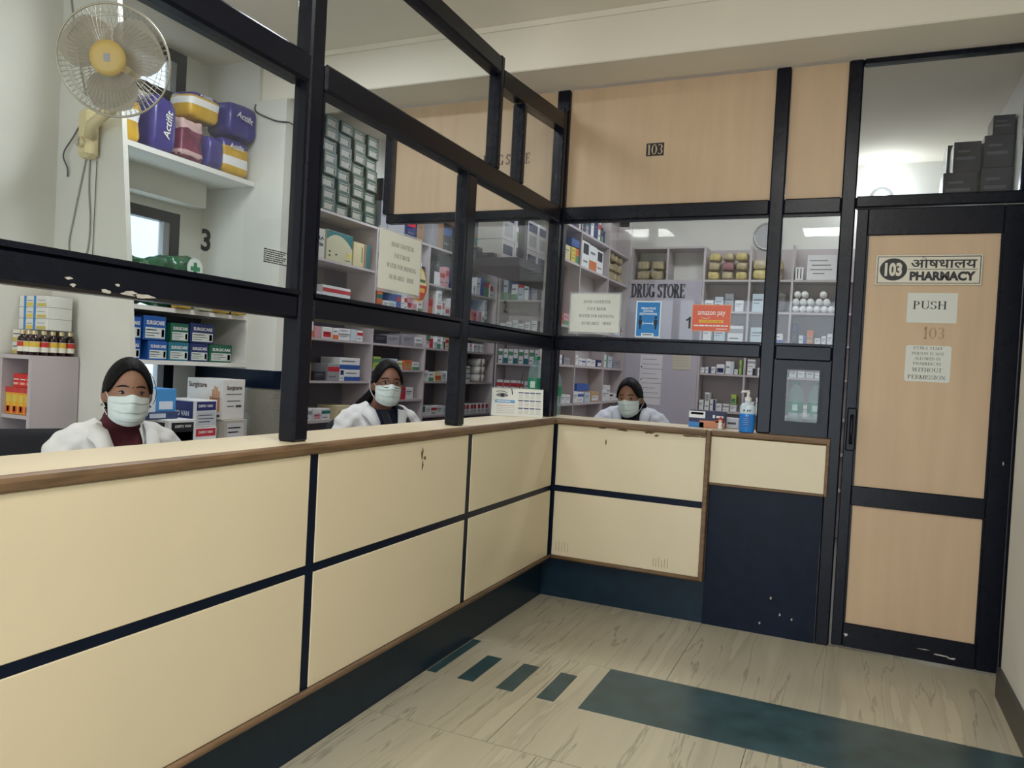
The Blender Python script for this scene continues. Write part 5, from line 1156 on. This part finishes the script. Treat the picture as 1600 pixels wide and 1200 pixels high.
def person(label, loc, rz, head_z, hyaw, hpitch, hroll, coat_col, inner, inner_neck, opening, hair_kind, specs, skin=(150, 104, 80), chair_label=None, open_x=0.0, lift=0.0, chair_at=None):
    """facing local -y, seated; head_z: world height of the eye line"""
    dz = head_z-1.195+.045+lift
    root = thing('person', label, 'person', (loc[0], loc[1], dz), rz, group='attendants in white coats')
    SK = mat('skin_%d' % skin[0], skin, .5, var=.06, scale=30)
    HM = Matrix.Translation((0, -.055, 1.03-lift)) @ Matrix.Rotation(hyaw, 4, 'Z') @ Matrix.Rotation(hpitch, 4, 'X') @ Matrix.Rotation(hroll, 4, 'Y') @ Matrix.Translation((0, -.012, .12))
    # body: one continuous surface
    m = MB(); torso(m, 0); arms(m, 0)
    m.loft([ell(0, .02, .97, .075, .06), ell(0, -.004, 1.02, .058, .055), ell(0, -.03, 1.055, .053, .054), ell(0, -.045, 1.085, .054, .056)])
    for s_ in (-1, 1):
        m.tube([(s_*.085, .03, .50), (s_*.095, -.2, .51), (s_*.10, -.41, .50), (s_*.10, -.43, .42), (s_*.10, -.40, .22), (s_*.10, -.38, .09-dz*0)], [.095, .085, .062, .058, .05, .036], 14)
        m.tube([(s_*.10, -.36, .05), (s_*.10, -.43, .045), (s_*.105, -.52, .032)], [.036, .038, .026], 12)
    hd = MB(); hd.ball((0, 0, 0), 1, 36, 26)
    def shape(p):
        x, y, z = p
        X, Y, Z = x*.0725, y*.092, z*.116
        if Z < 0:
            t = -z; X *= 1-.28*t**1.6
            if y > 0: Y *= 1-.40*t
        if y < 0: Y *= .96
        Y -= .020*math.exp(-(X/.013)**2-((Z+.032)/.02)**2)+.006*math.exp(-(X/.02)**2-((Z+.075)/.012)**2)
        for s_ in (-1, 1): Y += .007*math.exp(-((X-s_*.031)/.016)**2-((Z-.0)/.012)**2)*(1 if y < 0 else 0)
        return (X, Y, Z)
    hd.v = [shape(p) for p in hd.v]; hd.xf(HM)
    o = len(m.v); m.v += hd.v; m.f += [tuple(i+o for i in f) for f in hd.f]; m.mi += hd.mi; m.sm += hd.sm
    for s_ in (-1, 1): m.ball(HM @ Vector((s_*.0745, .014, -.018)), (.011, .02, .031), 12, 10)
    link('body', remesh(m, 'body', .0065, SK, 3), root)
    # sweater or shirt
    m = MB(); torso(m, .009)
    if inner_neck: m.loft([ell(0, .018, .985, .085, .068), ell(0, -.006, 1.02, .070, .068), ell(0, -.026, 1.045, .066, .067), ell(0, -.042, 1.07, .064, .066), ell(0, -.046, 1.08, .06, .062)])
    link('sweater' if inner_neck else 'shirt', remesh(m, 'inner_top', .010, mat('knit_%d_%d' % (inner[0], inner[2]), inner, .85, var=.2, scale=90), 2), root)
    # white coat, open at the front
    CT = mat('coat_%d' % coat_col[0], coat_col, .8, var=.05, scale=14)
    m = MB(); torso(m, .022); arms(m, .016, False)
    me = remesh(m, 'coat', .0075, CT, 9)
    bm = bmesh.new(); bm.from_mesh(me)
    for v in bm.verts:
        x, y, z = v.co; n = v.normal; f = .004*math.sin(55*abs(x)+60*z+30*y)*min(1, max(0, (abs(x)-.07)/.06))
        f += .003*math.sin(90*z-60*abs(x)); v.co += n*f
    kill = []
    for f in bm.faces:
        c_ = f.calc_center_median()
        wv = opening[0]+(opening[1]-opening[0])*max(0, min(1, (c_.z-.80)/.2))
        if c_.y < .0 and abs(c_.x-open_x) < wv and c_.z > .5: kill.append(f)
        elif c_.z > .99 and (c_.x**2/.075**2+(c_.y-.01)**2/.072**2) < 1: kill.append(f)
    bmesh.ops.delete(bm, geom=kill, context='FACES'); ease_edges(bm, 12); bm.to_mesh(me); bm.free()
    co = link('coat', me, root)
    # collar: a band round the neck that runs into the lapels
    def collar(s_):
        ins, outs = [], []
        path = [(0, .082, 1.035), (.045, .07, 1.037), (.075, .035, 1.035), (.08, -.025, 1.03), (.068+open_x*s_, -.085, 1.008), (opening[0]+.008+open_x*s_, -.122, .95), (opening[0]+.002+open_x*s_, -.142, .88)]
        drop = [(.012, .014, -.035), (.025, .014, -.035), (.038, .006, -.038), (.048, -.006, -.045), (.052, -.008, -.042), (.055, .006, -.012), (.012, .002, -.01)]
        m = MB(); n = len(path)
        a_ = [Vector((s_*p[0], p[1], p[2])) for p in path]; b_ = [Vector((s_*(p[0]+d[0]), p[1]+d[1]-(.010 if i > 2 else -.006), p[2]+d[2])) for i, (p, d) in enumerate(zip(path, drop))]
        mid = [(p+q)/2+Vector((s_*.008, -.010 if i > 2 else .006, .010)) for i, (p, q) in enumerate(zip(a_, b_))]
        vs = [v for tr in zip(a_, mid, b_) for v in tr]; k0 = len(vs)
        vs2 = [v+Vector((-s_*.002, .006 if i//3 > 2 else -.004, -.005)) for i, v in enumerate(vs)]
        fs = [(i*3+j, i*3+j+1, i*3+j+4, i*3+j+3) for i in range(n-1) for j in range(2)]
        m.add(vs+vs2, fs+[tuple(k0+i for i in f[::-1]) for f in fs]+[(i*3+2, i*3+2+k0, i*3+5+k0, i*3+5) for i in range(n-1)]+[(i*3, i*3+3, i*3+3+k0, i*3+k0) for i in range(n-1)]+[((n-1)*3, (n-1)*3+1, (n-1)*3+1+k0, (n-1)*3+k0), ((n-1)*3+1, (n-1)*3+2, (n-1)*3+2+k0, (n-1)*3+1+k0)], True)
        m.build('lapel', CT, co)
    collar(1); collar(-1)
    # hair
    HR = mat('black_hair', (12, 11, 14), .55, var=.3, scale=14, stretch=(14, 2, 2), bump=.25, spec=.12)
    hh = MB(); hh.ball((0, 0, 0), 1, 96, 64)
    keep = []
    for f in hh.f:
        c_ = [sum(hh.v[i][k] for i in f)/len(f) for k in range(3)]
        x, y, z = c_[0]*.0725, c_[1]*.092, c_[2]*.116
        line = .080-.088*(abs(x)/.068)**2.3 if abs(x) < .068 else 0
        face = y < -.004-.25*max(0, z) * 0 and z < line
        if y < .012 and z < -.004 and abs(x) > .05: face = True
        low = z < -.055-.25*max(0, .05-y)
        keep.append(not (face or low))
    hh.v = [tuple(HM @ Vector(shape(p))+((HM.to_3x3() @ Vector(shape(p))).normalized()*(.011+.006*max(0, p[1]+.2)))) for p in hh.v]
    hh.f = [f for f, k in zip(hh.f, keep) if k]; hh.mi = [0]*len(hh.f); hh.sm = [True]*len(hh.f)
    hme = hh.mesh('hair', HR); bm = bmesh.new(); bm.from_mesh(hme); bmesh.ops.delete(bm, geom=[v for v in bm.verts if not v.link_faces], context='VERTS'); bmesh.ops.remove_doubles(bm, verts=bm.verts[:], dist=1e-5); ease_edges(bm, 14); bm.to_mesh(hme); bm.free(); ho = link('hair', hme, root)
    sd = ho.modifiers.new('thick', 'SOLIDIFY'); sd.thickness = .010; sd.offset = -1
    if hair_kind == 'bun':
        MB().ball(HM @ Vector((-.012, .085, -.095)), (.05, .042, .042), 18, 12).build('bun', HR, ho)
        MB().tube([HM @ Vector((.066, -.02, .075)), HM @ Vector((.078, -.035, .05)), HM @ Vector((.085, -.043, .025)), HM @ Vector((.088, -.046, .0)), HM @ Vector((.086, -.045, -.022)), HM @ Vector((.080, -.042, -.04))], .0011, 6).build('loose_strand', HR, ho)
    elif hair_kind == 'tail_left':
        MB().tube([HM @ Vector((-.03, .085, -.03)), HM @ Vector((-.055, .10, -.08)), (-.075, .085, 1.02), (-.08, .10, .93), (-.07, .11, .84)], [.03, .034, .034, .026, .012], 14).build('ponytail', HR, ho)
    else:
        MB().tube([HM @ Vector((.03, .08, -.02)), HM @ Vector((.055, .085, -.07)), (.068, .075, 1.02), (.07, .10, .92), (.065, .11, .82)], [.026, .03, .028, .022, .01], 14).build('ponytail', HR, ho)
    # eyes and brows
    fz = lambda x, z: shape_front(x, z)
    def shape_front(x, z):
        y = face_pt(x, z)
        y -= .020*math.exp(-(x/.013)**2-((z+.032)/.02)**2)
        for s_ in (-1, 1): y += .007*math.exp(-((x-s_*.031)/.016)**2-((z-.0)/.012)**2)
        return y
    for s_ in (-1, 1):
        ex, ez = s_*.031, .001
        e = MB().ball((0, 0, 0), (.0140, .0058, .0052), 16, 10); e.v = [tuple(HM @ Vector((p[0]+ex, p[1]+shape_front(ex, ez)+.0005, p[2]+ez))) for p in e.v]
        eo = e.build('eye', mat('eye_white', (150, 138, 130), .25), root)
        i_ = MB().ball((0, 0, 0), (.0060, .004, .0055), 14, 8); i_.v = [tuple(HM @ Vector((p[0]+ex+.0015, p[1]+shape_front(ex, ez)-.0042, p[2]+ez+.0005))) for p in i_.v]
        i_.build('iris', mat('iris', (26, 18, 16), .1), eo)
        MB().tube([HM @ Vector((ex+t*.0150, shape_front(ex, ez)-.0035+.0045*t*t, ez+.0062-.0055*t*t)) for t in (-1, -.5, 0, .5, 1)], [.001, .0019, .0022, .0019, .001], 6).build('lash_line', HR, eo)
        MB().tube([HM @ Vector((ex+t*.019, shape_front(ex+t*.019, .024)-.0015, .021+.0055*(1-t*t)-.002*t*s_)) for t in (-1, -.5, 0, .5, 1)], [.0014, .0028, .003, .0026, .0012], 6).build('eyebrow', HR, root)
    # surgical mask
    MK = mat('mask_cloth', (204, 216, 214), .85, var=.04, scale=40)
    vs, nu_, nv_ = [], 26, 44
    for j in range(nv_+1):
        v = j/nv_
        for i in range(nu_+1):
            u = -1+2*i/nu_; th = u*math.radians(70)
            wx = .0745*(1-.10*v**2)
            x = wx*math.sin(th)
            ztop = -.012-.006*abs(u)**2+.010*math.exp(-(u/.22)**2); zbot = -.122+.030*abs(u)**1.8
            z = ztop+(zbot-ztop)*v
            y = -.097*math.cos(th)+.004-.016*math.exp(-(u/.25)**2)*math.exp(-((v-.25)/.30)**2)-.004*math.sin(PI*v)*math.cos(th)
            y += .030*max(0, v-.72)**1.3*3.2*math.cos(th)
            y -= .0075*(((v*3.2+.25) % 1.0))*math.cos(th)*(1-.5*abs(u))*(1 if v < .95 else 0)
            vs.append((x, y, z))
    n1 = len(vs); vs += [(x*.965, y+.004, z) for x, y, z in vs]; W2 = nu_+1
    fs = [(j*W2+i, j*W2+i+1, (j+1)*W2+i+1, (j+1)*W2+i) for j in range(nv_) for i in range(nu_)]
    fs2 = [tuple(n1+q for q in f[::-1]) for f in fs]
    edge = [(i, i+n1, i+1+n1, i+1) for i in range(nu_)]+[(nv_*W2+i, nv_*W2+i+1, nv_*W2+i+1+n1, nv_*W2+i+n1) for i in range(nu_)]+[(j*W2, (j+1)*W2, (j+1)*W2+n1, j*W2+n1) for j in range(nv_)]+[(j*W2+nu_, j*W2+nu_+n1, (j+1)*W2+nu_+n1, (j+1)*W2+nu_) for j in range(nv_)]
    mk = MB().add([tuple(HM @ Vector(p)) for p in vs], fs+fs2+edge, True).build('face_mask', MK, root, label='pale green pleated face mask')
    for s_ in (-1, 1):
        MB().tube([HM @ Vector(q) for q in ((s_*.069, -.030, -.018), (s_*.077, -.010, .0), (s_*.0835, .012, .013), (s_*.087, .028, .004), (s_*.087, .034, -.015), (s_*.083, .026, -.042), (s_*.076, .0, -.066), (s_*.067, -.024, -.086))], .0015, 6).build('ear_loop', WH, mk)
        if not specs: MB().ball(HM @ Vector((s_*.082, .008, -.053)), .0045, 10, 8).build('earring', STEEL, root)
    if specs:
        g_ = thing('spectacles', None, None); g_.parent = root
        m = MB()
        for s_ in (-1, 1):
            pts = [HM @ Vector((s_*.033+.025*math.cos(a), -.101+.10*((s_*.033+.024*math.cos(a))**2)*6, -.004+.0185*math.sin(a))) for a in [2*PI*k/20 for k in range(21)]]
            m.tube(pts, .0015, 6, cap=False); m.tube([pts[10] if s_ < 0 else pts[0], HM @ Vector((s_*.080, .01, .006))], .0011, 6)
        m.tube([HM @ Vector((-.01, -.101, .0)), HM @ Vector((0, -.105, .004)), HM @ Vector((.01, -.101, .0))], .0011, 6)
        m.build('spectacle_frame', mat('wire_frame', (60, 50, 50), .3, metal=.8), root); bpy.data.objects.remove(g_)
    ch = chair(chair_label, *(chair_at or ((loc[0], loc[1], 0), rz)))
    return root, HM, co

# the attendant by the fan, turned to the camera
r1, h1, c1 = person('person in white coat, maroon turtleneck and pale mask seated at the left window', (-.93, -2.205), math.radians(72), 1.189, math.radians(-12), math.radians(2), math.radians(2), (214, 213, 210), (74, 18, 30), True, (.05, .058), 'bun', False, (142, 102, 80), 'black office chair behind the attendant in maroon', open_x=.0, chair_at=((-1.13, -2.36, 0), math.radians(62)))
r2_, h2, c2 = person('person in white coat and spectacles over navy top seated at the middle window', (-.745, -.735), math.radians(58), 1.236, math.radians(-10), math.radians(0), math.radians(2), (212, 212, 214), (34, 38, 62), False, (.045, .075), 'tail_left', True, (128, 88, 70), 'black office chair behind the attendant with spectacles')
r3_, h3, c3 = person('person in white coat and dark turtleneck seated at the rear window', (.274, .66), math.radians(12), 1.207, math.radians(-14), math.radians(8), math.radians(-3), (202, 206, 218), (30, 30, 44), True, (.05, .06), 'tail_right', False, (142, 104, 92), 'black office chair behind the attendant at the rear window', lift=.05)
# dark stole of the middle attendant
for s_, pts in ((1, [(.07, .03, 1.04), (.085, -.05, 1.02), (.10, -.115, .95), (.105, -.135, .85), (.1, -.14, .72)]), (-1, [(-.02, -.085, 1.0), (.0, -.115, .93), (.02, -.128, .85), (.03, -.13, .72)])):
    m = MB(); vs = []
    for p in pts: vs += [(p[0]-.022, p[1]-.012, p[2]), (p[0], p[1]-.02, p[2]), (p[0]+.022, p[1]-.010, p[2]), (p[0]+.022, p[1]+.004, p[2]), (p[0]-.022, p[1]+.002, p[2])]
    n = len(pts); m.add(vs, [(i*5+k, i*5+(k+1) % 5, (i+1)*5+(k+1) % 5, (i+1)*5+k) for i in range(n-1) for k in range(5)]+[(0, 1, 2, 3, 4), tuple((n-1)*5+k for k in (4, 3, 2, 1, 0))], True)
    m.build('stole', mat('stole_cloth', (30, 32, 46), .85), r2_)
MB().ball(h1 @ Vector((0, -.0895, .022)), .0022, 8, 6).build('bindi', INK, r1)
